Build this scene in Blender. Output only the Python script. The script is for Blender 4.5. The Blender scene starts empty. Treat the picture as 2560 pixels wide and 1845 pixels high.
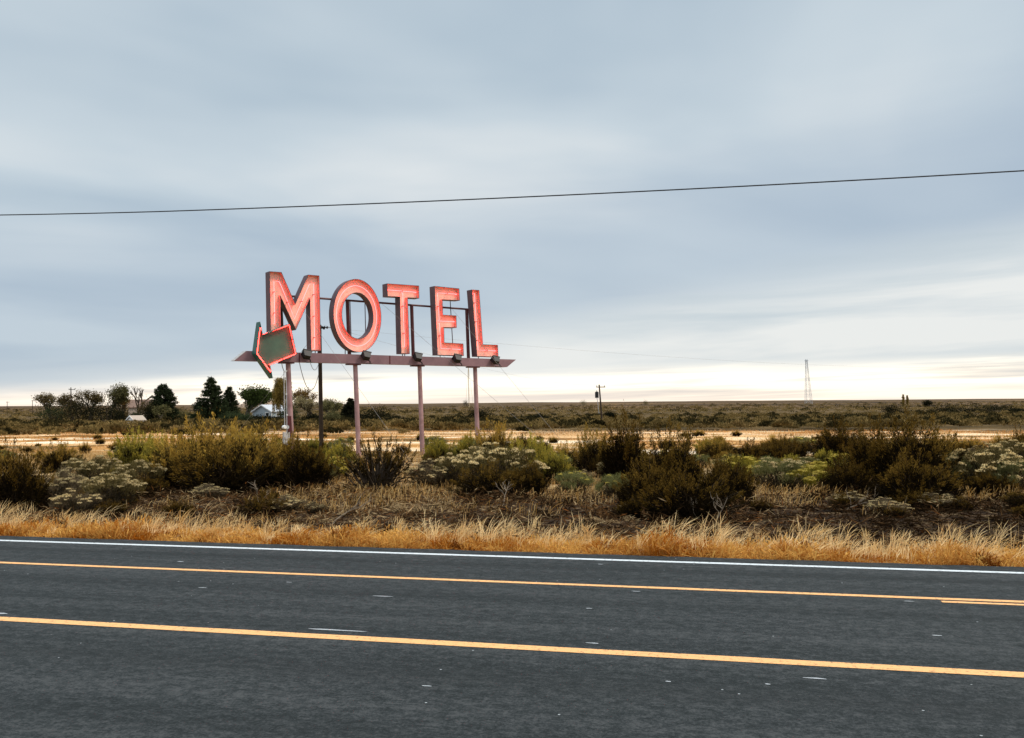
import bpy, math, random
import numpy as np
from mathutils import Vector, Matrix
from mathutils.geometry import tessellate_polygon

rng = np.random.default_rng(7)
random.seed(7)
scene = bpy.context.scene
COL = scene.collection
R = math.radians

# ------------------------------------------------------------------ camera
F, CX, CY = 2145.0, 1280.0, 922.5          # focal length and centre in photograph pixels
EYE = Vector((0, 0, 2.5))
pit, rol = math.atan(84.5 / F), R(0.43)
fwd = Vector((0, math.cos(pit), math.sin(pit)))
up0 = Vector((0, -math.sin(pit), math.cos(pit)))
rt0 = Vector((1, 0, 0))
rt = rt0 * math.cos(rol) - up0 * math.sin(rol)
up = up0 * math.cos(rol) + rt0 * math.sin(rol)
cam = bpy.data.cameras.new('camera')
cam.sensor_width = 36
cam.lens = 36 * F / 2560
cam.clip_start, cam.clip_end = 0.1, 40000
camo = bpy.data.objects.new('camera', cam)
COL.objects.link(camo)
camo.matrix_world = Matrix(((rt.x, up.x, -fwd.x, EYE.x), (rt.y, up.y, -fwd.y, EYE.y),
                            (rt.z, up.z, -fwd.z, EYE.z), (0, 0, 0, 1)))
scene.camera = camo
D2F = 2560 / 2268.0                         # half-size viewing copy -> photograph pixels

def ray(px, py):
    return fwd + rt * ((px - CX) / F) - up * ((py - CY) / F)

def at(px, py, Y):                          # the point at forward distance Y
    d = ray(px, py)
    return EYE + d * (Y / d.y)

# ------------------------------------------------------------------ terrain
RD = Vector((math.cos(R(-12.4)), math.sin(R(-12.4)), 0))       # along the road
RN = Vector((-RD.y, RD.x, 0))                                    # across it, away from the camera
PROF = [(-400, -.2), (13.9, -.16), (14.6, -.02), (17, .0), (20, .06), (24, .02), (45, 0), (70, -.4), (110, -1.1), (170, -1.8),
        (300, -2.0), (700, -1.4), (1500, -.5), (4000, 2.3), (9000, 2.3)]
PX = np.array([p[0] for p in PROF]); PZ = np.array([p[1] for p in PROF])

def height(x, y):
    x = np.asarray(x, float); y = np.asarray(y, float)
    w = x * RN.x + y * RN.y
    h = np.interp(w, PX, PZ)
    a = np.clip((w - 15) / 10, 0, 1)
    n = (np.sin(x * .9 + 1.3 * np.sin(y * .5)) * np.sin(y * .8 + .7) * .05
         + np.sin(x * .23 + 2) * np.sin(y * .19 + 1) * .08)
    b = np.clip((w - 80) / 200, 0, 1)
    n2 = np.sin(x * .021 + .4) * np.sin(y * .017) * .5 + np.sin(x * .006 + 1) * np.sin(y * .004 + 2) * .9
    c = np.clip((w - 900) / 2500, 0, 1)
    n3 = np.sin(x * .0021 + .5) * 1.6 + np.sin(x * .0053 + 2) * 1.1 + np.sin(x * .013) * .5
    return h + a * n + b * n2 * .45 + c * n3

def hz(x, y):
    return float(height(x, y))

def ground_at(px, py):
    d = ray(px, py)
    t = 5.0
    for _ in range(4000):
        p = EYE + d * t
        if p.z <= hz(p.x, p.y):
            return Vector((p.x, p.y, hz(p.x, p.y)))
        t *= 1.004
    return EYE + d * t

# ------------------------------------------------------------------ materials
def new_mat(name):
    m = bpy.data.materials.new(name)
    m.use_nodes = True
    nt = m.node_tree
    nt.nodes.clear()
    return m, nt, nt.nodes, nt.links

def pmat(name, col, rough=.6, metal=0, var=.25, scale=6, col2=None, bump=0, spec=.4, detail=6):
    m, nt, N, L = new_mat(name)
    out = N.new('ShaderNodeOutputMaterial')
    b = N.new('ShaderNodeBsdfPrincipled')
    L.new(b.outputs[0], out.inputs[0])
    tc = N.new('ShaderNodeTexCoord')
    no = N.new('ShaderNodeTexNoise')
    no.inputs['Scale'].default_value = scale
    no.inputs['Detail'].default_value = detail
    no.inputs['Roughness'].default_value = .65
    L.new(tc.outputs['Object'], no.inputs['Vector'])
    r = N.new('ShaderNodeValToRGB')
    c2 = col2 or tuple(c * (1 - var) for c in col)
    c1 = col if col2 else tuple(min(1, c * (1 + var * .5)) for c in col)
    r.color_ramp.elements[0].position = .32
    r.color_ramp.elements[1].position = .66
    r.color_ramp.elements[0].color = (*c2, 1)
    r.color_ramp.elements[1].color = (*c1, 1)
    L.new(no.outputs['Fac'], r.inputs['Fac'])
    L.new(r.outputs[0], b.inputs['Base Color'])
    b.inputs['Roughness'].default_value = rough
    b.inputs['Metallic'].default_value = metal
    b.inputs['Specular IOR Level'].default_value = spec
    if bump:
        bp = N.new('ShaderNodeBump')
        bp.inputs['Strength'].default_value = bump
        bp.inputs['Distance'].default_value = .02
        L.new(no.outputs['Fac'], bp.inputs['Height'])
        L.new(bp.outputs[0], b.inputs['Normal'])
    return m

def leaf_mat(name, trans=.25):
    m, nt, N, L = new_mat(name)
    out = N.new('ShaderNodeOutputMaterial')
    a = N.new('ShaderNodeAttribute'); a.attribute_name = 'tint'
    oi = N.new('ShaderNodeObjectInfo')
    mr = N.new('ShaderNodeMapRange')
    mr.inputs['To Min'].default_value = .8
    mr.inputs['To Max'].default_value = 1.25
    L.new(oi.outputs['Random'], mr.inputs['Value'])
    mx = N.new('ShaderNodeVectorMath'); mx.operation = 'SCALE'
    L.new(a.outputs['Color'], mx.inputs[0]); L.new(mr.outputs[0], mx.inputs['Scale'])
    d = N.new('ShaderNodeBsdfDiffuse'); t = N.new('ShaderNodeBsdfTranslucent')
    L.new(mx.outputs[0], d.inputs['Color']); L.new(mx.outputs[0], t.inputs['Color'])
    s = N.new('ShaderNodeMixShader'); s.inputs[0].default_value = trans
    L.new(d.outputs[0], s.inputs[1]); L.new(t.outputs[0], s.inputs[2])
    L.new(s.outputs[0], out.inputs[0])
    return m

def emit_mat(name, col, strength):
    m, nt, N, L = new_mat(name)
    out = N.new('ShaderNodeOutputMaterial')
    e = N.new('ShaderNodeEmission')
    e.inputs['Color'].default_value = (*col, 1)
    e.inputs['Strength'].default_value = strength
    L.new(e.outputs[0], out.inputs[0])
    return m

M = {}
M['leaf'] = leaf_mat('leaf_blades')
M['grass'] = leaf_mat('dry_grass_blades', .35)
M['bark'] = pmat('dark_sage_bark', (.05, .034, .022), .9, var=.4, scale=20)
M['deadwood'] = pmat('bleached_deadwood', (.26, .20, .14), .9, var=.5, scale=15)
M['trunk'] = pmat('tree_bark', (.07, .05, .035), .9, var=.4, scale=5)
M['face'] = pmat('cream_letter_face', (.84, .58, .45), .45, var=.25, scale=1.1)
M['can'] = pmat('weathered_purple_paint', (.125, .06, .075), .55, col2=(.075, .037, .045), scale=3)
M['canin'] = pmat('cream_letter_return', (.6, .30, .24), .5, var=.15, scale=3)
M['beam'] = pmat('faded_mauve_paint', (.265, .15, .165), .5, col2=(.17, .095, .108), scale=1.3, bump=.15)
M['beamend'] = pmat('weathered_grey_paint', (.45, .43, .42), .6, var=.25, scale=4)
M['post'] = pmat('dusty_pink_post_paint', (.44, .265, .265), .5, col2=(.25, .135, .13), scale=1.6)
M['dred'] = pmat('dark_oxide_red_paint', (.085, .014, .016), .5, var=.4, scale=4)
M['arrowface'] = pmat('dull_green_paint', (.065, .14, .095), .5, col2=(.045, .09, .065), scale=1.5)
M['arrowcan'] = pmat('dark_teal_paint', (.03, .12, .10), .5, var=.35, scale=3)
M['black'] = pmat('black_cast_metal', (.012, .012, .014), .5, var=.4, scale=10)
M['lens'] = pmat('dusty_glass_lens', (.05, .05, .055), .15, var=.2, spec=.6)
M['neonp'] = emit_mat('pink_neon_gas', (1.0, .05, .055), 12)
M['neonr'] = emit_mat('red_neon_gas', (1.0, .02, .016), 26)
M['wood'] = pmat('creosoted_wood', (.045, .026, .011), .8, col2=(.015, .009, .005), scale=2.5, bump=.3)
M['wire'] = pmat('dark_cable', (.015, .015, .018), .5, var=.2)
M['steelw'] = pmat('galvanised_wire', (.22, .2, .18), .5, var=.2)
M['galv'] = pmat('galvanised_steel', (.45, .45, .46), .4, var=.25, scale=5)
M['hwall'] = pmat('pale_blue_siding', (.36, .42, .46), .7, var=.1, scale=2)
M['fwall'] = pmat('beige_siding', (.42, .34, .27), .7, var=.2)
M['white'] = pmat('white_trim_paint', (.78, .77, .75), .5, var=.08)
M['hroof'] = pmat('light_grey_roofing', (.50, .52, .56), .6, var=.12)
M['broof'] = pmat('brown_shingles', (.19, .12, .09), .8, var=.2)
M['glass'] = pmat('dark_window_glass', (.03, .035, .04), .1, var=.2, spec=.7)
M['tower'] = pmat('grey_tower_steel', (.38, .40, .43), .6, var=.1)
M['mast'] = pmat('orange_white_mast', (.55, .42, .25), .6, var=.3)
M['hill'] = pmat('brown_hillside', (.26, .18, .12), .95, var=.25, scale=.03)
M['yellow'] = None

def road_paint(name, col, wear):
    m, nt, N, L = new_mat(name)
    out = N.new('ShaderNodeOutputMaterial'); b = N.new('ShaderNodeBsdfPrincipled')
    L.new(b.outputs[0], out.inputs[0])
    tc = N.new('ShaderNodeTexCoord'); no = N.new('ShaderNodeTexNoise')
    no.inputs['Scale'].default_value = 18; no.inputs['Detail'].default_value = 8
    no.inputs['Roughness'].default_value = .7
    L.new(tc.outputs['Object'], no.inputs['Vector'])
    r = N.new('ShaderNodeValToRGB')
    r.color_ramp.elements[0].position = .33; r.color_ramp.elements[1].position = .47
    r.color_ramp.elements[0].color = (*[c * wear for c in col], 1)
    r.color_ramp.elements[1].color = (*col, 1)
    L.new(no.outputs['Fac'], r.inputs['Fac']); L.new(r.outputs[0], b.inputs['Base Color'])
    b.inputs['Roughness'].default_value = .6
    return m
M['yellow'] = road_paint('yellow_road_paint', (.82, .42, .155), .28)
M['rwhite'] = road_paint('white_road_paint', (.62, .66, .69), .25)

def asphalt():
    m, nt, N, L = new_mat('asphalt')
    out = N.new('ShaderNodeOutputMaterial'); b = N.new('ShaderNodeBsdfPrincipled')
    L.new(b.outputs[0], out.inputs[0])
    tc = N.new('ShaderNodeTexCoord')
    mp = N.new('ShaderNodeMapping'); mp.inputs['Scale'].default_value = (.35, 1.6, 1)
    L.new(tc.outputs['Object'], mp.inputs['Vector'])
    def noise(vec, sc, det, rough=.6):
        n = N.new('ShaderNodeTexNoise'); n.inputs['Scale'].default_value = sc
        n.inputs['Detail'].default_value = det; n.inputs['Roughness'].default_value = rough
        L.new(vec, n.inputs['Vector']); return n.outputs['Fac']
    fine = noise(tc.outputs['Object'], 30, 3, .8)
    mp3 = N.new('ShaderNodeMapping'); mp3.inputs['Scale'].default_value = (1, 1.5, 1); L.new(tc.outputs['Object'], mp3.inputs['Vector'])
    med = noise(mp3.outputs[0], 6.5, 4, .75)
    big = noise(mp.outputs[0], .9, 5)
    mp2 = N.new('ShaderNodeMapping'); mp2.inputs['Scale'].default_value = (.03, 2.6, 1)
    L.new(tc.outputs['Object'], mp2.inputs['Vector'])
    strk = noise(mp2.outputs[0], .7, 4, .6)
    def mul(a, k):
        n = N.new('ShaderNodeMath'); n.operation = 'MULTIPLY'; L.new(a, n.inputs[0]); n.inputs[1].default_value = k; return n.outputs[0]
    def add(a, c):
        n = N.new('ShaderNodeMath'); n.operation = 'ADD'; L.new(a, n.inputs[0]); L.new(c, n.inputs[1]); return n.outputs[0]
    v = add(add(mul(fine, .36), mul(med, .36)), add(mul(big, .08), mul(strk, .20)))
    r = N.new('ShaderNodeValToRGB')
    e = r.color_ramp.elements
    e[0].position = .43; e[0].color = (.003, .006, .006, 1)
    e[1].position = .575; e[1].color = (.046, .049, .050, 1)
    k = e.new(.49); k.color = (.014, .018, .019, 1)
    L.new(v, r.inputs['Fac'])
    sy = N.new('ShaderNodeSeparateXYZ'); L.new(tc.outputs['Object'], sy.inputs[0])
    base = r.outputs[0]
    for wc, hw_, amt in ((12.98, .28, .62), (12.35, .2, .3), (7.65, .45, .42), (10.9, .4, .25), (6.2, .4, .25)):
        a1 = N.new('ShaderNodeMath'); a1.operation = 'SUBTRACT'; L.new(sy.outputs[1], a1.inputs[0]); a1.inputs[1].default_value = wc
        wob = N.new('ShaderNodeMath'); wob.operation = 'MULTIPLY_ADD'; L.new(big, wob.inputs[0]); wob.inputs[1].default_value = .5; L.new(a1.outputs[0], wob.inputs[2])
        a1b = N.new('ShaderNodeMath'); a1b.operation = 'SUBTRACT'; L.new(wob.outputs[0], a1b.inputs[0]); a1b.inputs[1].default_value = .25
        a2 = N.new('ShaderNodeMath'); a2.operation = 'ABSOLUTE'; L.new(a1b.outputs[0], a2.inputs[0])
        mr = N.new('ShaderNodeMapRange'); mr.interpolation_type = 'SMOOTHSTEP'; mr.inputs['From Max'].default_value = hw_; mr.inputs['To Min'].default_value = amt; mr.inputs['To Max'].default_value = 0
        L.new(a2.outputs[0], mr.inputs['Value'])
        md = N.new('ShaderNodeMath'); md.operation = 'MULTIPLY'; L.new(mr.outputs[0], md.inputs[0]); L.new(strk, md.inputs[1])
        m2 = N.new('ShaderNodeMath'); m2.operation = 'MULTIPLY'; L.new(md.outputs[0], m2.inputs[0]); m2.inputs[1].default_value = 1.7
        mm_ = N.new('ShaderNodeMixRGB'); mm_.inputs[2].default_value = (.004, .006, .006, 1); L.new(m2.outputs[0], mm_.inputs[0]); L.new(base, mm_.inputs[1]); base = mm_.outputs[0]
    # pale stone chips
    vo = N.new('ShaderNodeTexVoronoi'); vo.inputs['Scale'].default_value = 7
    L.new(tc.outputs['Object'], vo.inputs['Vector'])
    lt = N.new('ShaderNodeMath'); lt.operation = 'LESS_THAN'; lt.inputs[1].default_value = .075
    L.new(vo.outputs['Distance'], lt.inputs[0])
    sep = N.new('ShaderNodeSeparateColor'); L.new(vo.outputs['Color'], sep.inputs[0])
    gt = N.new('ShaderNodeMath'); gt.operation = 'GREATER_THAN'; gt.inputs[1].default_value = .93
    L.new(sep.outputs[0], gt.inputs[0])
    mm = N.new('ShaderNodeMath'); mm.operation = 'MULTIPLY'; L.new(lt.outputs[0], mm.inputs[0]); L.new(gt.outputs[0], mm.inputs[1])
    mx = N.new('ShaderNodeMixRGB'); mx.inputs[2].default_value = (.28, .30, .31, 1)
    L.new(mm.outputs[0], mx.inputs[0]); L.new(base, mx.inputs[1])
    L.new(mx.outputs[0], b.inputs['Base Color'])
    b.inputs['Roughness'].default_value = .82
    b.inputs['Specular IOR Level'].default_value = .3
    bp = N.new('ShaderNodeBump'); bp.inputs['Strength'].default_value = .5; bp.inputs['Distance'].default_value = .01
    L.new(fine, bp.inputs['Height']); L.new(bp.outputs[0], b.inputs['Normal'])
    return m
M['asphalt'] = asphalt()

def ground_mat():
    m, nt, N, L = new_mat('semi_desert_soil')
    out = N.new('ShaderNodeOutputMaterial'); b = N.new('ShaderNodeBsdfPrincipled')
    L.new(b.outputs[0], out.inputs[0])
    tc = N.new('ShaderNodeTexCoord')
    def noise(sc, det, rough=.65, sx=1, sy=1, off=0):
        mp = N.new('ShaderNodeMapping'); mp.inputs['Scale'].default_value = (sx, sy, 1); mp.inputs['Location'].default_value = (off, off, 0)
        L.new(tc.outputs['Object'], mp.inputs['Vector'])
        n = N.new('ShaderNodeTexNoise'); n.inputs['Scale'].default_value = sc
        n.inputs['Detail'].default_value = det; n.inputs['Roughness'].default_value = rough
        L.new(mp.outputs[0], n.inputs['Vector']); return n.outputs['Fac']
    def ramp(f, stops):
        r = N.new('ShaderNodeValToRGB'); e = r.color_ramp.elements
        e[0].position, e[0].color = stops[0][0], (*stops[0][1], 1)
        e[1].position, e[1].color = stops[-1][0], (*stops[-1][1], 1)
        for p, c in stops[1:-1]:
            k = e.new(p); k.color = (*c, 1)
        L.new(f, r.inputs['Fac']); return r.outputs[0]
    dot = N.new('ShaderNodeVectorMath'); dot.operation = 'DOT_PRODUCT'
    dot.inputs[1].default_value = (RN.x, RN.y, 0); L.new(tc.outputs['Object'], dot.inputs[0])
    def wig(noise_f, amp):
        a = N.new('ShaderNodeMath'); a.operation = 'MULTIPLY_ADD'; L.new(noise_f, a.inputs[0])
        a.inputs[1].default_value = amp; a.inputs[2].default_value = -amp / 2
        c = N.new('ShaderNodeMath'); c.operation = 'ADD'; L.new(dot.outputs['Value'], c.inputs[0]); L.new(a.outputs[0], c.inputs[1])
        return c.outputs[0]
    def step(f, a, c):
        r = N.new('ShaderNodeMapRange'); r.interpolation_type = 'SMOOTHSTEP'
        r.inputs['From Min'].default_value = a; r.inputs['From Max'].default_value = c
        L.new(f, r.inputs['Value']); return r.outputs[0]
    def mix(f, a, c):
        n = N.new('ShaderNodeMixRGB'); L.new(f, n.inputs[0]); L.new(a, n.inputs[1]); L.new(c, n.inputs[2]); return n.outputs[0]
    n1 = noise(1.3, 8); n2 = noise(.35, 6, off=5); n3 = noise(6, 6, .75); n4 = noise(.05, 5, off=9)
    verge = ramp(n3, [(.3, (.20, .10, .035)), (.7, (.46, .28, .11))])
    litter = ramp(noise(3.2, 8, .75, .7, 1.2, 4), [(.40, (.007, .004, .002)), (.5, (.034, .019, .010)), (.57, (.10, .06, .03)), (.66, (.34, .24, .13))])
    tuft = ramp(n1, [(.34, (.06, .034, .014)), (.5, (.28, .18, .08)), (.66, (.55, .38, .19))])
    field = ramp(noise(.085, 6, .62, .6, 1.5, 3), [(.40, (.12, .075, .022)), (.46, (.34, .14, .026)), (.51, (.54, .29, .10)), (.56, (.74, .52, .30)), (.64, (.86, .72, .54))])
    plain = ramp(noise(.12, 9, .75, .5, 1, 2), [(.38, (.036, .024, .008)), (.5, (.09, .058, .022)), (.63, (.20, .125, .05))])
    far = ramp(noise(.012, 8, .7, .22, 1, 1), [(.40, (.024, .015, .007)), (.5, (.062, .038, .016)), (.56, (.22, .13, .06)), (.63, (.06, .037, .017))])
    c = mix(step(wig(n1, 1.6), 15.6, 16.6), verge, litter)
    c = mix(step(wig(n2, 6), 21.5, 24.5), c, tuft)
    c = mix(step(wig(n2, 10), 36, 44), c, field)
    c = mix(step(wig(n4, 60), 92, 104), c, plain)
    c = mix(step(wig(n4, 200), 330, 700), c, far)
    L.new(c, b.inputs['Base Color'])
    b.inputs['Roughness'].default_value = .95; b.inputs['Specular IOR Level'].default_value = .1
    bp = N.new('ShaderNodeBump'); bp.inputs['Strength'].default_value = .8; bp.inputs['Distance'].default_value = .08
    L.new(n3, bp.inputs['Height']); L.new(bp.outputs[0], b.inputs['Normal'])
    return m
M['ground'] = ground_mat()

# ------------------------------------------------------------------ object helpers
def tag(o, label=None, cat=None, group=None, kind=None):
    if label: o['label'] = label
    if cat: o['category'] = cat
    if group: o['group'] = group
    if kind: o['kind'] = kind
    return o

def thing(name, loc, label, cat, group=None):
    o = bpy.data.objects.new(name, None)
    COL.objects.link(o)
    o.location = loc
    o.empty_display_size = .3
    return tag(o, label, cat, group)

def origin(o):
    v = Vector((0, 0, 0))
    while o is not None:
        v += o.location
        o = o.parent
    return v

class MB:
    """collects polygons; build() links them as one mesh object"""
    def __init__(s):
        s.v, s.f, s.q, s.c = [], [], [], []
    def quad_arr(s, Q, C):
        s.q.append(np.asarray(Q, np.float32)); s.c.append(np.asarray(C, np.float32))
    def poly(s, pts):
        i = len(s.v); s.v += [tuple(p) for p in pts]; s.f.append(tuple(range(i, i + len(pts))))
    def box(s, c, size, rot=None):
        hx, hy, hzz = [k / 2 for k in size]
        P = [Vector((x, y, z)) for x in (-hx, hx) for y in (-hy, hy) for z in (-hzz, hzz)]
        if rot is not None: P = [rot @ p for p in P]
        P = [p + Vector(c) for p in P]
        i = len(s.v); s.v += [tuple(p) for p in P]
        for f in ((0, 1, 3, 2), (4, 6, 7, 5), (0, 4, 5, 1), (2, 3, 7, 6), (0, 2, 6, 4), (1, 5, 7, 3)):
            s.f.append(tuple(i + k for k in f))
    def hexa(s, A, B):                       # prism between two equal rings
        n = len(A); i = len(s.v)
        s.v += [tuple(p) for p in A] + [tuple(p) for p in B]
        for k in range(n):
            j = (k + 1) % n
            s.f.append((i + k, i + j, i + n + j, i + n + k))
        s.f.append(tuple(i + k for k in reversed(range(n)))); s.f.append(tuple(i + n + k for k in range(n)))
    def tube(s, pts, rad, n=6, cap=True, closed=False):
        pts = [Vector(p) for p in pts]
        if not hasattr(rad, '__len__'): rad = [rad] * len(pts)
        i = len(s.v); m = len(pts); ref = None
        for k, p in enumerate(pts):
            a = pts[(k - 1) % m] if (k or closed) else pts[0]
            b = pts[(k + 1) % m] if (k < m - 1 or closed) else pts[-1]
            t = (b - a)
            t = t.normalized() if t.length > 1e-9 else Vector((0, 0, 1))
            if ref is None:
                ref = t.orthogonal().normalized()
            ref = (ref - t * ref.dot(t))
            ref = ref.normalized() if ref.length > 1e-6 else t.orthogonal().normalized()
            bi = t.cross(ref)
            for j in range(n):
                an = 2 * math.pi * j / n
                s.v.append(tuple(p + (ref * math.cos(an) + bi * math.sin(an)) * rad[k]))
        for k in range(m if closed else m - 1):
            k2 = (k + 1) % m
            for j in range(n):
                j2 = (j + 1) % n
                s.f.append((i + k * n + j, i + k * n + j2, i + k2 * n + j2, i + k2 * n + j))
        if cap and not closed:
            s.f.append(tuple(i + j for j in reversed(range(n))))
            s.f.append(tuple(i + (m - 1) * n + j for j in range(n)))
    def mesh(s, name, off=(0, 0, 0)):
        me = bpy.data.meshes.new(name)
        off = np.array(off, np.float32)
        if s.q:
            Q = np.concatenate(s.q); C = np.concatenate(s.c)
            nv = Q.shape[0] * 4
            me.vertices.add(nv); me.loops.add(nv); me.polygons.add(Q.shape[0])
            me.vertices.foreach_set('co', (Q.reshape(-1, 3) - off).ravel())
            me.loops.foreach_set('vertex_index', np.arange(nv, dtype=np.int32))
            me.polygons.foreach_set('loop_start', np.arange(0, nv, 4, dtype=np.int32))
            at_ = me.attributes.new('tint', 'FLOAT_COLOR', 'POINT')
            C4 = np.ones((Q.shape[0], 4, 4), np.float32)
            C4[:, :, :3] = C[:, None, :] if C.ndim == 2 else C
            at_.data.foreach_set('color', C4.ravel())
            me.update(calc_edges=True)
        else:
            me.from_pydata([tuple(np.array(v) - off) for v in s.v], [], s.f)
        me.validate()
        return me
    def build(s, name, mat, parent=None, smooth=False):
        o = parent
        off = origin(o) if o is not None else Vector((0, 0, 0))
        me = s.mesh(name, off)
        me.materials.append(mat)
        if smooth:
            me.polygons.foreach_set('use_smooth', [True] * len(me.polygons))
        ob = bpy.data.objects.new(name, me)
        COL.objects.link(ob)
        if parent is not None: ob.parent = parent
        return ob

def recentre(o, base):
    base = Vector(base)
    o.data.transform(Matrix.Translation(-base)); o.location = base
    return o

def copy_tree(o, parent=None):
    c = o.copy(); COL.objects.link(c); c.parent = parent
    for ch in list(o.children): copy_tree(ch, c)
    return c

# ------------------------------------------------------------------ ground, road
def build_ground():
    rs = np.concatenate([[.0], np.geomspace(1.5, 9000, 230)])
    na = 360
    th = np.linspace(0, 2 * math.pi, na, endpoint=False)
    X = rs[1:, None] * np.cos(th)[None]; Y = rs[1:, None] * np.sin(th)[None]
    Z = height(X, Y)
    co = np.concatenate([[[0, 0, hz(0, 0)]], np.stack([X, Y, Z], -1).reshape(-1, 3)])
    faces = []
    for j in range(na):
        faces.append((0, 1 + j, 1 + (j + 1) % na))
    for i in range(len(rs) - 2):
        a = 1 + i * na; b = a + na
        for j in range(na):
            k = (j + 1) % na
            faces.append((a + j, b + j, b + k, a + k))
    me = bpy.data.meshes.new('ground'); me.from_pydata(co.tolist(), [], faces)
    me.polygons.foreach_set('use_smooth', [True] * len(me.polygons))
    me.materials.append(M['ground'])
    o = bpy.data.objects.new('ground', me); COL.objects.link(o)
    tag(o, kind='structure')
build_ground()

def strip(name, w0, w1, z, a0, a1, mat, n=2, edge=0.0, thick=0.0, taper=0):
    """band along the road; local x runs along the road and y across it"""
    mb = MB()
    xs = np.linspace(a0, a1, n)
    j1 = np.array([random.uniform(-1, 1) for _ in range(n)]) * edge
    for i in range(n - 1):
        p = [(xs[i] , w0, z), (xs[i + 1], w0, z), (xs[i + 1], w1 + j1[i + 1], z), (xs[i], w1 + j1[i], z)]
        mb.poly(p)
        if thick:
            q = [(xs[i + 1], w1 + j1[i + 1], z), (xs[i + 1], w1 + j1[i + 1] + .05, z - thick), (xs[i], w1 + j1[i] + .05, z - thick), (xs[i], w1 + j1[i], z)]
            mb.poly(q)
    o = mb.build(name, mat)
    o.rotation_euler.z = R(-12.4)
    tag(o, kind='structure')
    return o
strip('road', -9, 14.2, 0, -300, 300, M['asphalt'], n=1800, edge=.035, thick=.2)
strip('edge_line_marking', 13.65, 13.775, .004, -300, 300, M['rwhite'], n=900, edge=.006)
strip('centre_line_marking', 11.72, 11.835, .004, -300, 300, M['yellow'], n=900, edge=.005)
strip('centre_line_marking', 8.60, 8.765, .004, -300, 300, M['yellow'], n=900, edge=.006)
g = EYE + ray(2345, 1497) * (EYE.z / -ray(2345, 1497).z)
s0 = g.x * RD.x + g.y * RD.y
strip('centre_line_marking', 11.565, 11.655, .004, s0, 300, M['yellow'], n=600, edge=.005)
# worn paint flecks on the carriageway
mb = MB()
for (dx, dy, ln, wd) in ((848, 1321, .30, .035), (750, 1396.5, .95, .045), (945, 1520, .10, .03), (1805, 1503, .24, .035), (1313, 1425, .16, .035),
                         (1305, 1348, .10, .03), (2012, 1332, .14, .03), (448, 1302, .14, .03), (2075, 1408, .12, .03), (640, 1290, .1, .03),
                         (1330, 1250, .1, .03), (2, 1359, .25, .05), (400, 1244, .14, .05), (1408, 1310, .14, .03), (1480, 1510, .06, .03), (1700, 1516, .06, .03)):
    d = ray(dx * D2F, dy * D2F); p = EYE + d * (EYE.z / -d.z)
    a, w = p.x * RD.x + p.y * RD.y, p.x * RN.x + p.y * RN.y
    k = []
    for q in range(9):
        an = 2 * math.pi * q / 9
        k.append((a + math.cos(an) * ln / 2 * random.uniform(.7, 1.1), w + math.sin(an) * wd / 2 * random.uniform(.6, 1.2), .004))
    mb.poly(k)
M['fleck'] = road_paint('worn_paint_scraps', (.36, .38, .40), .5)
o = mb.build('paint_fleck_marking', M['fleck']); o.rotation_euler.z = R(-12.4); tag(o, kind='structure')

# ------------------------------------------------------------------ the sign
A = R(37.3)
U = Vector((math.cos(A), math.sin(A), 0)); NB = Vector((-math.sin(A), math.cos(A), 0))   # along the sign; backwards
Zv = Vector((0, 0, 1))
P0 = Vector((-8.73, 38, 0))
DEP = .46
def c1(x, y): return (560 + x / 5.11, 640 + y / 5.11)
def c2(x, y): return (900 + x / 5.4, 660 + y / 5.4)
def c3(x, y): return (560 + x / 5.11, 860 + y / 5.11)
def c5(x, y): return (640 + x / 3.406, 900 + y / 3.406)
def onplane(p, back=0.0):
    d = ray(*p); q = P0 + NB * back
    t = (q - EYE).dot(NB) / d.dot(NB)
    return EYE + d * t
def su(P): return ((P - P0).dot(U), P.z)
def w3(s, z, back): return P0 + U * s + NB * back + Zv * z

def inset(poly, t):
    n = len(poly); ar = sum(poly[i][0] * poly[(i + 1) % n][1] - poly[(i + 1) % n][0] * poly[i][1] for i in range(n))
    sg = 1 if ar > 0 else -1
    out = []
    for i in range(n):
        a, b, c = Vector(poly[i - 1]), Vector(poly[i]), Vector(poly[(i + 1) % n])
        e1 = (b - a).normalized(); e2 = (c - b).normalized()
        n1 = Vector((-e1.y, e1.x)) * sg; n2 = Vector((-e2.y, e2.x)) * sg
        m = n1 + n2
        m = m / max(.25, m.dot(n1)) if m.length > 1e-6 else n1
        out.append(tuple(b + m * t))
    return out

def fill(mb, loops, back, flip=False):
    L3 = [[Vector((p[0], p[1], 0)) for p in lp] for lp in loops]
    tris = tessellate_polygon(L3)
    flat = [p for lp in loops for p in lp]
    i = len(mb.v)
    mb.v += [tuple(w3(p[0], p[1], back)) for p in flat]
    for t in tris:
        mb.f.append(tuple(i + k for k in (reversed(t) if flip else t)))

def wall(mb, lp, b0, b1):
    n = len(lp)
    for i in range(n):
        j = (i + 1) % n
        mb.poly([w3(*lp[i], b0), w3(*lp[j], b0), w3(*lp[j], b1), w3(*lp[i], b1)])

def band(mb, la, lb, b0, b1):
    n = len(la)
    for i in range(n):
        j = (i + 1) % n
        mb.poly([w3(*la[i], b0), w3(*la[j], b0), w3(*lb[j], b1), w3(*lb[i], b1)])

sign_base = onplane((1056, 1147))
sign_base.z = hz(sign_base.x, sign_base.y)
SIGN = thing('motel_sign', sign_base, 'tall pink neon MOTEL letters and green arrow on a mauve beam over four posts', 'sign')

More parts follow.
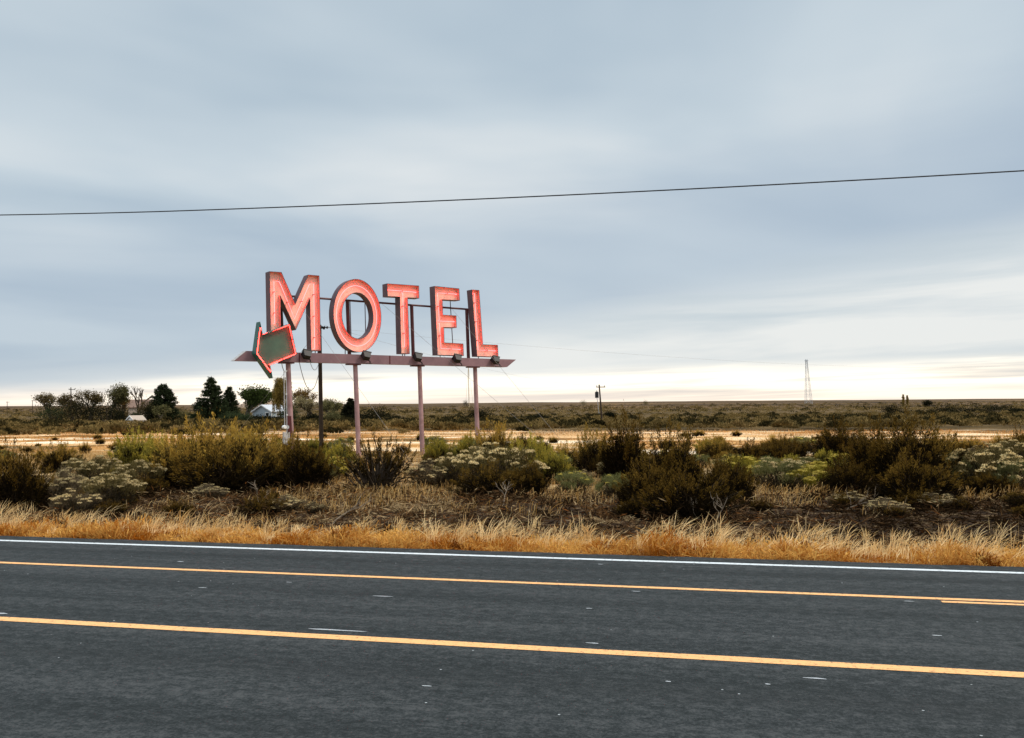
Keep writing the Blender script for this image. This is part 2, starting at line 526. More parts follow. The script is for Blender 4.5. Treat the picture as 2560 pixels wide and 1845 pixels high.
def channel(name, loops, front, depth, recess, rim, matcan, matin, matface, tubes, tmat, trad, standoff, label=None):
    """open channel letter: outer can, inner returns, sunk face and neon"""
    can = MB()
    ins = []
    for k, lp in enumerate(loops):
        ip = inset(lp, rim if k == 0 else -rim)
        ins.append(ip)
        wall(can, lp, front, front + depth)
        band(can, lp, ip, front, front)
    fill(can, loops, front + depth)
    c = can.build(name, matcan, SIGN)
    if label: c['label'] = label
    inn = MB()
    for ip in ins:
        inn = MB(); wall(inn, ip, front + .001, front + recess); inn.build('inner_return', matin, c)
    fc = MB(); fill(fc, ins, front + recess)
    fc.build('letter_face' if name == 'letter' else 'arrow_face', matface, c)
    for path, closed in tubes:
        tb = MB()
        pts = [w3(s, z, front + recess - standoff) for s, z in path]
        if not closed:
            back = NB * (standoff)
            pts = [pts[0] + back] + pts + [pts[-1] + back]
        tb.tube(pts, trad, n=8, closed=closed)
        tb.build('neon_tube', tmat, c, smooth=True)
        # glass stand-offs hold the tube clear of the face
        for i in range(1, len(pts) - 1 if not closed else len(pts)):
            a, b = pts[i - 1], pts[i]
            ln = (b - a).length
            for q in range(int(ln / .9)):
                p = a.lerp(b, (q + .5) / max(1, int(ln / .9)))
                st = MB(); st.tube([p - NB * .03, p + NB * standoff], .02, n=6); st.build('tube_standoff', M['dred'], c)
    return c

def P2(fn, pts, back=0.0): return [su(onplane(fn(*p), back)) for p in pts]

Mo = P2(c1, [(580, 195), (735, 205), (910, 608), (1075, 238), (1218, 250), (1240, 1211), (1112, 1209), (1098, 540), (919, 946), (722, 510), (733, 1200), (599, 1196)])
Mt = P2(c1, [(657, 860), (645, 322), (712, 326), (735, 370), (910, 800), (1098, 358), (1155, 352), (1167, 1180)])
def ell(cx, cy, rx, ry, n=72, sh=.042):
    return [(cx + rx * math.cos(t) + sh * (ry * math.sin(t)), cy + ry * math.sin(t)) for t in np.linspace(0, 2 * math.pi, n, endpoint=False)]
Oo = P2(c1, ell(1703, 761, 306, 468)); Oi = P2(c1, ell(1707, 762, 198, 292))
Ot = P2(c1, ell(1703, 763, 256, 386, 60))
To = P2(c2, [(365, 262), (797, 292), (801, 465), (645, 456), (672, 1214), (555, 1212), (537, 446), (370, 438)])
Eo = P2(c2, [(1005, 297), (1340, 330), (1349, 494), (1115, 482), (1120, 685), (1302, 696), (1306, 861), (1135, 856), (1140, 1060), (1396, 1075), (1402, 1241), (1045, 1229)])
Lo = P2(c2, [(1510, 345), (1610, 352), (1661, 1085), (1861, 1092), (1869, 1256), (1580, 1248)])
kw = dict(front=0, depth=DEP, recess=.20, rim=.022, matcan=M['can'], matin=M['canin'], matface=M['face'], tmat=M['neonp'], trad=.0095, standoff=.13)
channel('letter', [Mo], tubes=[(Mt, False)], label='letter M, its left leg behind the arrow', **kw)
channel('letter', [Oo, Oi], tubes=[(Ot, True)], label='round letter O', **kw)
channel('letter', [To], tubes=[(P2(c2, [(385, 347), (770, 379)]), False), (P2(c2, [(587, 385), (612, 1115)]), False)], label='letter T', **kw)
channel('letter', [Eo], tubes=[(P2(c2, [(1320, 405), (1056, 388), (1080, 755)]), False), (P2(c2, [(1088, 768), (1290, 778)]), False),
                               (P2(c2, [(1082, 795), (1105, 1140), (1370, 1152)]), False)], label='letter E', **kw)
channel('letter', [Lo], tubes=[(P2(c2, [(1556, 395), (1606, 1160), (1845, 1172)]), False)], label='letter L', **kw)
# arrow, mounted in front of the letter line
AF = -.46
Ao = P2(c1, [(462, 838), (497, 1005), (845, 866), (931, 1256), (591, 1396), (625, 1562), (405, 1245)], AF)
At = P2(c1, [(470, 915), (503, 1003), (838, 882), (922, 1249), (587, 1388), (603, 1478), (429, 1244)], AF)
channel('arrow', [Ao], tubes=[(At, True)], front=AF, depth=.44, recess=.17, rim=.02, matcan=M['arrowcan'], matin=M['arrowcan'], matface=M['arrowface'],
        tmat=M['neonr'], trad=.012, standoff=.11, label='green arrow outlined in red neon, pointing down to the left')
# beam
bm = MB()
bf = [onplane(c1(135, 1337), -.02), onplane(c2(1985, 1392), -.02), onplane(c2(2107, 1290), -.02), onplane(c1(290, 1212), -.02)]
bm.hexa(bf, [p + NB * .44 for p in bf])
BEAM = bm.build('beam', M['beam'], SIGN)
ep = MB()
ep.hexa([bf[0] - U * .004 + NB * .012, bf[3] - U * .004 + NB * .012, bf[3] - U * .004 + NB * .43, bf[0] - U * .004 + NB * .43],
        [bf[0] - U * .03 + NB * .012, bf[3] - U * .03 + NB * .012, bf[3] - U * .03 + NB * .43, bf[0] - U * .03 + NB * .43])
ep.build('end_cap', M['beamend'], BEAM)
def beam_pt(px, k, back):                   # point on the beam front at image column px, k = 0 bottom .. 1 top
    lo = bf[0].lerp(bf[1], 0); 
    a = onplane((px, 900), 0); s = (a - P0).dot(U)
    s0_, s1_ = (bf[0] - P0).dot(U), (bf[1] - P0).dot(U); t0_, t1_ = (bf[3] - P0).dot(U), (bf[2] - P0).dot(U)
    zb = bf[0].z + (bf[1].z - bf[0].z) * (s - s0_) / (s1_ - s0_)
    zt = bf[3].z + (bf[2].z - bf[3].z) * (s - t0_) / (t1_ - t0_)
    return w3(s, zb + (zt - zb) * k, back)
for px in (974, 748):
    sm = MB()
    a, b = beam_pt(px, .0, -.028), beam_pt(px, 1.0, -.028)
    sm.hexa([a - U * .03, a + U * .03, b + U * .03, b - U * .03], [p + NB * .006 for p in (a - U * .03, a + U * .03, b + U * .03, b - U * .03)])
    sm.build('seam_cover', M['dred'], BEAM)
# posts with dark upper lengths and the rail behind the letters
posts = [((720, 907), (728.5, 1093)), ((888, 912), (896, 1114)), ((1048.7, 914.7), (1056.4, 1146.6)), ((1187.5, 920.5), (1194.4, 1105))]
rail_a, rail_b = onplane((722, 740), DEP + .12), onplane((1180, 774), DEP + .12)
def rail_at(s):
    t = (s - (rail_a - P0).dot(U)) / ((rail_b - rail_a).dot(U)); return rail_a.lerp(rail_b, t)
for k, (pt, pb) in enumerate(posts):
    a, b = onplane(pt, .22), onplane(pb, .22)
    dirn = (b - a) / (b.z - a.z)
    gz = hz(b.x, b.y) - .15
    bot = a + dirn * (gz - a.z)
    a = a + Zv * .03
    p = MB(); p.tube([bot, a], [.115, .105], n=14); pm = p.build('post', M['post'], SIGN, smooth=False)
    pl = MB()
    pc = beam_pt(pt[0], 0, .2)
    pl.hexa([pc + U * x + NB * y - Zv * .065 for x, y in ((-.3, -.2), (.3, -.2), (.3, .2), (-.3, .2))],
            [pc + U * x + NB * y - Zv * .008 for x, y in ((-.3, -.2), (.3, -.2), (.3, .2), (-.3, .2))])
    pl.build('post_flange', M['dred'], pm)
    lean = (a - bot).normalized()
    s_top = (a - P0).dot(U)
    # upper length reaches the rail behind the letters
    t0p = beam_pt(pt[0], 1.0, DEP + .12)
    z1 = rail_at(s_top).z - .01
    t1p = t0p + lean * ((z1 - t0p.z) / lean.z)
    up_ = MB(); up_.tube([t0p - lean * .2, t1p], .085, n=10); up_.build('upper_post', M['dred'], SIGN)
rl = MB(); rl.tube([rail_a, rail_b], .05, n=8); rl.build('rail', M['dred'], SIGN)
def rod(pa, pb, r=.022, back=DEP + .06, name='strut'):
    m = MB(); m.tube([onplane(pa, back), onplane(pb, back)], r, n=6); return m.build(name, M['dred'], SIGN)
for fn, a, b in ((c1, (1608, 565), (1630, 1225)), (c1, (1800, 585), (1815, 1230)), (c2, (1216, 470), (1262, 1260)), (c2, (1108, 560), (1125, 600)),
                 (c1, (1165, 1195), (1165, 1250)), (c1, (1200, 1195), (1200, 1250)), (c1, (1548, 1140), (1548, 1260)), (c2, (572, 1205), (574, 1260)),
                 (c2, (603, 1205), (605, 1260)), (c2, (1080, 1220), (1082, 1280)), (c2, (1597, 1240), (1599, 1290)), (c2, (1840, 1245), (1842, 1300))):
    rod(fn(*a), fn(*b))
# floodlights on the beam front
for fn, x, y in ((c1, 1062, 1266), (c1, 1822, 1282), (c2, 787, 1266), (c2, 1320, 1285), (c2, 1836, 1305)):
    px, py = fn(x, y)
    c = onplane((px, py), -.34)
    ft = beam_pt(px, .04, -.34); ft0 = beam_pt(px, .04, 0.0)
    hsg = MB()
    rot = Matrix((U, NB, Zv)).transposed() @ Matrix.Rotation(R(-42), 3, 'X') @ Matrix.Rotation(R(14), 3, 'Y')
    fr = [rot @ Vector(q) * .19 for q in ((-1, -.7, .9), (1, -.7, .9), (1, 1.0, .9), (-1, 1.0, .9))]
    bk = [rot @ Vector(q) * .19 for q in ((-.72, -.5, -.7), (.72, -.5, -.7), (.72, .7, -.7), (-.72, .7, -.7))]
    hsg.hexa([c + q for q in bk], [c + q for q in fr])
    lip = [rot @ Vector(q) * .19 for q in ((-1.1, -.8, .9), (1.1, -.8, .9), (1.1, 1.1, .9), (-1.1, 1.1, .9))]
    lip2 = [q + rot @ Vector((0, 0, .035)) for q in lip]
    hsg.hexa([c + q + rot @ Vector((0, 0, .002)) for q in lip], [c + q for q in lip2])
    fl = hsg.build('floodlight', M['black'], SIGN)
    ln = MB(); ln.poly([c + q * .86 + rot @ Vector((0, 0, .062)) for q in fr]); ln.build('lens', M['lens'], fl)
    br = MB()
    br.tube([ft + Zv * .0, ft + Zv * .07, c - Zv * .08], .028, n=8)
    br.box(ft.lerp(ft0, .45) - Zv * .02, (.07, .42, .025), Matrix((U, NB, Zv)).transposed())
    br.box(ft - Zv * .02 - U * .1, (.42, .06, .02), Matrix((U, NB, Zv)).transposed())
    br.build('bracket', M['black'], fl)

# guy wires: from the rail to anchors on the ground in front
def sagline(a, b, sag, n=24):
    return [a.lerp(b, t) - Zv * (sag * 4 * t * (1 - t)) for t in np.linspace(0, 1, n)]
def cable(name, pts, r, mat, label, cat, group=None, n=5):
    m = MB(); m.tube(pts, r, n=n); o = m.build(name, mat); base = min(pts, key=lambda p: p.z)
    recentre(o, base); return tag(o, label, cat, group)
def guy(p_top, p_far, label, back_top, fwd_dist):
    """a straight wire whose image line passes through both pixels, ending at the ground in front of the sign"""
    a = onplane(p_top, back_top)
    lo, hi = None, None
    best = None
    for k in range(0, 400):
        t = k * .02
        p = (p_top[0] + (p_far[0] - p_top[0]) * t, p_top[1] + (p_far[1] - p_top[1]) * t)
        b = onplane(p, back_top - fwd_dist * t)
        if b.z <= hz(b.x, b.y):
            best = b; break
    return cable('guy_wire', [a, best], .006, M['steelw'], label, 'wire', 'guy wires staying the motel sign')
gw = DEP + .12
guy((656 * D2F, 664 * D2F), (818 * D2F, 893 * D2F), 'thin guy wire crossing the front of the letter M', gw, 4.5)
guy((845 * D2F, 672 * D2F), (1105 * D2F, 893 * D2F), 'thin guy wire crossing the front of the letters T and E', gw, 4.5)
guy((1000 * D2F, 683 * D2F), (1174 * D2F, 893 * D2F), 'thin guy wire crossing the front of the letter L', gw, 4.5)
guy((770, 858), (664, 992), 'thin guy wire running down to the left beside the arrow', gw, -3.0)

# wooden service pole behind the M, with its cables
pa, pb = onplane((799.5, 850), 2.2), onplane((803.5, 1118), 2.2)
dv = (pb - pa) / (pb.z - pa.z)
gz = hz(pb.x, pb.y)
bot = pa + dv * (gz - .1 - pa.z); top = pa + dv * (onplane((798, 812), 2.2).z - pa.z)
WP = thing('service_pole', Vector((bot.x, bot.y, gz)), 'dark brown bare wooden pole standing behind the letter M', 'pole')
m = MB(); m.tube([bot, top], [.105, .085], n=12); m.build('shaft', M['wood'], WP)
m = MB(); q = top - Zv * .15; m.tube([q, q + U * .22], .03, n=6); m.tube([q + U * .22 - Zv * .06, q + U * .22 + Zv * .08], .05, n=8); m.build('insulator', M['black'], WP)
q0 = onplane(c3(962, 235), .3); q1 = onplane(c3(1207, 395), 2.1)
pts = []
qm = onplane(c3(1112, 592), 1.3)
for t in np.linspace(0, 1, 25):
    # parabola through three points
    l0, l1, l2 = (t - .58) * (t - 1) / (.58 * 1), t * (t - 1) / (.58 * (.58 - 1)), t * (t - .58) / (1 * .42)
    pts.append(q0 * l0 + qm * l1 + q1 * l2)
cable('hanging_cable', pts, .016, M['steelw'], 'slack cable looping from the beam down and up to the wooden pole', 'cable')
pts2 = sagline(onplane(c3(1105, 245), .4), onplane(c3(1205, 262), 2.05), .28)
cable('hanging_cable', pts2, .012, M['steelw'], 'short slack cable close under the beam beside the wooden pole', 'cable')

# electric meter assembly against the first post
def mp(x, y, b=-.02): return onplane(c3(x, y), b)
e0 = mp(800, 1290); EM = thing('electric_meter', Vector((e0.x, e0.y, hz(e0.x, e0.y))), 'round grey electric meter with conduits and box at the leftmost sign post', 'meter')
m = MB(); m.tube([mp(738, 245), mp(745, 290), mp(765, 345), mp(770, 700), mp(776, 1050)], .018, n=7); m.build('conduit', M['galv'], EM)
m = MB(); m.tube([mp(792, 360), mp(800, 700), mp(803, 1040), mp(804, 1150)], .016, n=7); m.build('conduit', M['galv'], EM)
for x, y in ((770, 350), (797, 345), (797, 640), (804, 905)):
    m = MB(); m.box(mp(x, y, -.03), (.055, .05, .06)); m.build('junction_fitting', M['white'], EM)
m = MB(); c = mp(772, 1062, -.06); m.tube([c - NB * .12, c - NB * .05, c + NB * .1], [.065, .08, .08], n=20); m.build('meter_dial', M['white'], EM)
m = MB(); c = mp(805, 1062, .02); m.tube([c - NB * .04, c + NB * .1], [.085, .085], n=18); m.build('meter_socket', M['galv'], EM)
m = MB(); c = mp(795, 1215, .0); m.box(c, (.26, .16, .6), Matrix((U, NB, Zv)).transposed()); m.build('service_box', M['beamend'], EM)
m = MB(); a, b = mp(826, 920, .02), mp(838, 1190, .02); m.hexa([a - U * .12, a + U * .12, b + U * .12, b - U * .12], [p + NB * .04 for p in (a - U * .12, a + U * .12, b + U * .12, b - U * .12)])
m.build('backboard', M['dred'], EM)

# overhead power line along the near verge
def wpt(dx, dy, w):
    d = ray(dx * D2F, dy * D2F)
    t = (w - EYE.x * RN.x - EYE.y * RN.y) / d.dot(RN)
    return EYE + d * t
a, b, c = wpt(0, 479, 17), wpt(1134, 437.5, 17), wpt(2268, 378, 17)
sa, sb, sc = [p.dot(RD) for p in (a, b, c)]
pts = []
for s in np.linspace(-70, 70, 160):
    z = (a.z * (s - sb) * (s - sc) / ((sa - sb) * (sa - sc)) + b.z * (s - sa) * (s - sc) / ((sb - sa) * (sb - sc)) + c.z * (s - sa) * (s - sb) / ((sc - sa) * (sc - sb)))
    zz = b.z + (s - sb) * (c.z - a.z) / (sc - sa)
    k = min(1, max(0, (abs(s) - 12) / 20)); 
    pts.append(RD * s + RN * 17 + Zv * (z * (1 - k) + (zz + .0009 * s * s) * k))
cable('power_line', pts, .0125, M['wire'], 'black overhead power line strung across the whole sky', 'power line', n=6)

# ------------------------------------------------------------------ vegetation generators
def unit(v): return v / np.maximum(1e-9, np.linalg.norm(v, axis=-1, keepdims=True))
def diamonds(P, Dn, Ln, Wd):
    """leaf blades: base P, direction Dn, length, width"""
    r = unit(rng.normal(size=P.shape)); s = unit(np.cross(Dn, r))
    mid = P + Dn * (Ln[:, None] * .5); tip = P + Dn * Ln[:, None]
    return np.stack([P, mid + s * (Wd[:, None] / 2), tip, mid - s * (Wd[:, None] / 2)], 1)
def mixc(a, b, t): a, b = np.array(a), np.array(b); return a[None] * (1 - t[:, None]) + b[None] * t[:, None]

def lobes_dome(n, rx, h, jit=.15, zlo=.2):
    L = []
    for i in range(n):
        th = i * 2.399 + rng.uniform(-.4, .4); rr = math.sqrt((i + .5) / n)
        z = h * (zlo + (1 - zlo) * math.sqrt(max(0, 1 - rr ** 2 * .85))) * rng.uniform(1 - jit, 1 + jit * .6)
        L.append((rr * rx * math.cos(th), rr * rx * math.sin(th), z))
    return np.array(L)

def curve(a, b, bow, n=6):
    a, b = Vector(a), Vector(b)
    side = Vector((rng.normal(), rng.normal(), 0)) * .06 * (b - a).length
    out = []
    for t in np.linspace(0, 1, n):
        p = a.lerp(b, t)
        p.x = a.x + (b.x - a.x) * (t ** .8); p.y = a.y + (b.y - a.y) * (t ** .8); p.z = a.z + (b.z - a.z) * (t ** (1 + bow))
        out.append(p + side * math.sin(math.pi * t))
    return out

def sagebrush(cl, cp, n_col=84, rx=.85, h=1.15, per=150, cr=.06, inner=1.0, thick=.02, up=1.0, leaf=(.05, .013), lo=.30):
    """upright feathery shoots on crooked branches; leaves below, flower plumes at the ends"""
    br = MB(); fo = MB(); pl = MB()
    i = np.arange(n_col); rr = np.sqrt((i + .5) / n_col); th = i * 2.399 + rng.uniform(-.35, .35, n_col)
    lump = 1 + .22 * np.sin(th * 2 + rng.uniform(0, 6)) + .13 * np.sin(th * 5 + rng.uniform(0, 6))
    zt = h * np.sqrt(np.clip(1 - .74 * rr ** 2, 0, 1)) * (.80 + .24 * np.sin(th * 3 + rr * 5)) * rng.uniform(.74, 1.16, n_col)
    tip = np.stack([rr * rx * lump * np.cos(th), rr * rx * lump * np.sin(th), zt], 1)
    foot = tip * np.array([.5, .5, 1]) ; foot[:, 2] = zt * rng.uniform(lo, lo + .24, n_col)
    for k in range(n_col):
        st = (rng.normal() * .05, rng.normal() * .05, -.05); e = foot[k] * .6 + tip[k] * .4
        pts = curve(st, e, .3)
        br.tube(pts, [thick * (1 - .8 * t) for t in np.linspace(0, 1, len(pts))], n=4, cap=False)
        br.tube([pts[-1], Vector(tip[k])], [thick * .2, thick * .08], n=3, cap=False)
    t = rng.random((n_col, per)) ** .8
    ax = tip - foot
    bow = np.stack([tip[:, 0], tip[:, 1], np.zeros(n_col)], 1) * .10
    C = foot[:, None] + ax[:, None] * t[..., None] + bow[:, None] * (np.sin(np.pi * t))[..., None]
    rad = cr * (.25 + 1.1 * np.sin(np.pi * np.clip(t * .86 + .12, 0, 1))) * rng.uniform(.7, 1.35, (n_col, 1))
    off = unit(rng.normal(size=(n_col, per, 3))) * rad[..., None] * rng.random((n_col, per, 1)) ** .6
    P = (C + off).reshape(-1, 3); P[:, 2] = np.maximum(P[:, 2], .02)
    D = unit(unit(ax)[:, None] * up + off / (cr + 1e-6) * .35 + rng.normal(size=off.shape) * .28).reshape(-1, 3)
    n = len(P); tt = t.ravel(); tone = np.repeat(rng.random(n_col), per)
    col = mixc(cl[0], cl[1], np.clip(tone * .6 + rng.random(n) * .4, 0, 1)); cgo = mixc(cp[0], cp[1], np.clip(tone * .5 + rng.random(n) * .5, 0, 1))
    Q = diamonds(P, D, rng.uniform(.7, 1.4, n) * leaf[0], rng.uniform(.7, 1.3, n) * leaf[1])
    # loose leaves between the shoots knit the crown together
    nf = 3200 if inner > .5 else 500
    kf = rng.integers(0, n_col, nf); tf = rng.uniform(.25, 1.0, nf)
    Pf = foot[kf] + ax[kf] * tf[:, None] + rng.normal(size=(nf, 3)) * np.array([.11, .11, .07]); Pf[:, 2] = np.maximum(Pf[:, 2], .03)
    Df = unit(unit(ax[kf]) + rng.normal(size=(nf, 3)) * .4); cf_ = mixc(cl[0], cl[1], rng.random(nf)); up_ = (tf > .7) & (rng.random(nf) < .7) & (zt[kf] > h * .5)
    cf_[up_] = mixc(cp[0], cp[1], rng.random(int(up_.sum())))
    fo.quad_arr(diamonds(Pf, Df, rng.uniform(.04, .08, nf), rng.uniform(.009, .016, nf)), cf_)
    hi = (tt > .58 + rng.normal(size=n) * .10) & np.repeat(zt > h * (.50 + rng.normal(size=n_col) * .05), per)   # only the upper shoots flower; gold tips also paint in light on the tops
    fo.quad_arr(Q[~hi], col[~hi]); pl.quad_arr(Q[hi], cgo[hi])
    # dead inner twigs fill the bush; near-black colour paints in the heart's shade
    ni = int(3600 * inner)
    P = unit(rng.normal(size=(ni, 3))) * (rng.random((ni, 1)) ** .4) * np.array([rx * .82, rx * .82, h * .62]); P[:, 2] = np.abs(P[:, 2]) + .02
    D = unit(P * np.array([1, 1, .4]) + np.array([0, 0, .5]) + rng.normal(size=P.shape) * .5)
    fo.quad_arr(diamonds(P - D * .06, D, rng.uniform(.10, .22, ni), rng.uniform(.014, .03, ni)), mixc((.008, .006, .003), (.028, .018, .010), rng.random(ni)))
    return br, fo, pl

def rabbitbrush(cl, cf, n_lobe=16, rx=.62, h=.78, heads=70, lobe_r=.2):
    L = lobes_dome(n_lobe, rx, h, .3, .3)
    br = MB(); fo = MB(); fl = MB()
    for c in L:
        for _ in range(4):
            e = c + rng.normal(size=3) * lobe_r * .5
            pts = curve((rng.normal() * .06, rng.normal() * .06, -.04), e, .2, 5)
            br.tube(pts, [.008, .007, .006, .005, .003], n=3, cap=False)
    C = np.repeat(L, 90, 0)
    d = unit(rng.normal(size=C.shape)); d[:, 2] = np.where(rng.random(len(C)) < .6, np.abs(d[:, 2]), d[:, 2])
    P = C + d * (lobe_r * rng.uniform(.2, 1.05, len(C)))[:, None] - np.array([0, 0, .06]); P[:, 2] = np.maximum(P[:, 2], .03)
    outw = unit(C * np.array([1, 1, 0]) + 1e-6)
    S = unit(np.array([0, 0, 1.0]) + outw * .35 + rng.normal(size=C.shape) * .25)
    nl = 7; ln = rng.uniform(.1, .2, len(C)); t = rng.random((len(C), nl))
    PP = (P[:, None] + S[:, None] * (ln[:, None] * t)[..., None]).reshape(-1, 3); SS = np.repeat(S, nl, 0)
    DD = unit(SS + rng.normal(size=SS.shape) * .4); n = len(PP)
    fo.quad_arr(diamonds(PP, DD, rng.uniform(.04, .075, n), rng.uniform(.008, .013, n)), mixc(cl[0], cl[1], np.repeat(rng.random(len(C)), nl)))
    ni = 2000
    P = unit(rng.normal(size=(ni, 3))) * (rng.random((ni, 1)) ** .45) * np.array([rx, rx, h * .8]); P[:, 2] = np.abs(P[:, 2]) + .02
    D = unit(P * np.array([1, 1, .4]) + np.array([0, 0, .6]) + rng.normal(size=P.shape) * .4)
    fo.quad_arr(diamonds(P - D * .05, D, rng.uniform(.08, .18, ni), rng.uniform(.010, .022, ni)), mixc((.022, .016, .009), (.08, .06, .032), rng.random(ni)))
    # flat-topped flower heads on the crown of each lobe
    for i in range(heads):
        c = L[rng.integers(0, len(L))]
        th = rng.random() * 6.283; rr = lobe_r * math.sqrt(rng.random()) * 1.1
        out = c[:2] / (np.linalg.norm(c[:2]) + 1e-6)
        hc = c + np.array([rr * math.cos(th) + out[0] * .05, rr * math.sin(th) + out[1] * .05, lobe_r * (.95 - .5 * (rr / lobe_r) ** 2) + .05])
        k = int(rng.integers(26, 46)); r = rng.uniform(.05, .10)
        rr = r * np.sqrt(rng.random(k)); th = rng.random(k) * 6.283
        P = hc + np.stack([rr * np.cos(th), rr * np.sin(th), -.35 * rr ** 2 / r + rng.normal(size=k) * .008], 1)
        P = np.repeat(P, 3, 0)
        D = unit(np.array([0, 0, .5]) + rng.normal(size=P.shape) * .9)
        n = len(P)
        fl.quad_arr(diamonds(P - D * .011, D, rng.uniform(.022, .034, n), rng.uniform(.018, .028, n)), mixc(cf[0], cf[1], rng.random(n)))
    return br, fo, fl

def bush_thing(name, parts, label, cat, group, mats=('bark', 'leaf', 'leaf'), names=('branches', 'foliage', 'flower_plumes')):
    t = thing(name, (0, 0, 0), label, cat, group)
    for mb, mt, nm in zip(parts, mats, names):
        if mb is not None: mb.build(nm, M[mt], t)
    return t

OLIVE = ((.026, .018, .005), (.13, .083, .023)); GOLD = ((.22, .135, .024), (.58, .36, .07))
DARK = ((.007, .005, .002), (.034, .022, .007)); DGOLD = ((.04, .023, .005), (.25, .145, .028))  # DARK is lowered to put shade of bush bottoms into the leaf colour
GREENY = ((.07, .062, .013), (.22, .185, .035)); YG = ((.22, .175, .025), (.46, .36, .06))
GREY = ((.065, .05, .018), (.22, .17, .07)); CREAM = ((.42, .31, .14), (.84, .70, .40))
YEL = ((.42, .33, .05), (.85, .70, .20)); PALEG = ((.085, .085, .028), (.26, .245, .10))

protos = {
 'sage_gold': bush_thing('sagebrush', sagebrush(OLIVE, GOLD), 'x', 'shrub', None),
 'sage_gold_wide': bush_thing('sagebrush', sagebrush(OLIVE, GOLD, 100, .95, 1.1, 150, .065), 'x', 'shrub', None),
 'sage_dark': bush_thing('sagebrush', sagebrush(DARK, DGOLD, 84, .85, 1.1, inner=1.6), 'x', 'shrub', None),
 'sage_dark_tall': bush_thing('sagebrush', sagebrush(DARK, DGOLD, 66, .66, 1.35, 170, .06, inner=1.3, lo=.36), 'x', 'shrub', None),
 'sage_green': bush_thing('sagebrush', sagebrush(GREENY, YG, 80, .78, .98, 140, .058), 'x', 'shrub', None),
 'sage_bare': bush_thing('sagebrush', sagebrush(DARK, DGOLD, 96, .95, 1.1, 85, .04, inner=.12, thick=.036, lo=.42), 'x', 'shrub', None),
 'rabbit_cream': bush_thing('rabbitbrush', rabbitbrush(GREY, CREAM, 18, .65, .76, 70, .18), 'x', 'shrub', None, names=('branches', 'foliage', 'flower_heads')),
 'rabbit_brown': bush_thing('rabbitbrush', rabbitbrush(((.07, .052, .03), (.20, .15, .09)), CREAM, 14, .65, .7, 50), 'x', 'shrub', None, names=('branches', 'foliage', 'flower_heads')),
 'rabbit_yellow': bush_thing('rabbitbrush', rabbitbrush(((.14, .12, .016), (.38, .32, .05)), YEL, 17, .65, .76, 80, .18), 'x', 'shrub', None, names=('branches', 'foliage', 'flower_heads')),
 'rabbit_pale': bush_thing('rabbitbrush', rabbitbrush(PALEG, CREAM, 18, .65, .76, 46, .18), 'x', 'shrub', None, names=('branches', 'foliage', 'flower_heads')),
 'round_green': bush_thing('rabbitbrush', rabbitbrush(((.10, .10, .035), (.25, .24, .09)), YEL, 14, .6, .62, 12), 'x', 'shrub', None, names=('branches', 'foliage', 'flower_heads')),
}
PW = {}
for k_, o_ in protos.items():
    co = np.concatenate([np.array([v.co[:] for v in c_.data.vertices]) for c_ in o_.children if c_.name.split('.')[0] != 'branches'])
    PW[k_] = (2 * np.percentile(np.hypot(co[:, 0], co[:, 1]), 96), np.percentile(co[:, 2], 99))
used = set()
def put(kind, x, yb, yt, wd, label, group=None):
    """x, base y, top y and width read in the photograph (half-size view); stands on the ground there"""
    g = ground_at(x * D2F, yb * D2F)
    dist = g.y
    Wm = wd * D2F / F * dist; Hm = (yb - yt) * D2F / F * dist
    pr = protos[kind]
    o = pr if kind not in used else copy_tree(pr)
    used.add(kind)
    pw, ph = PW[kind]
    if kind.startswith('sage') and wd > 60: Wm *= 1.14; Hm *= 1.04
    o.location = g
    o.rotation_euler.z = rng.uniform(0, 6.28)
    o.scale = (Wm / pw, Wm / pw, Hm / ph)
    tag(o, label)
    if group: o['group'] = group
    elif 'group' in o.keys(): del o['group']
    return o

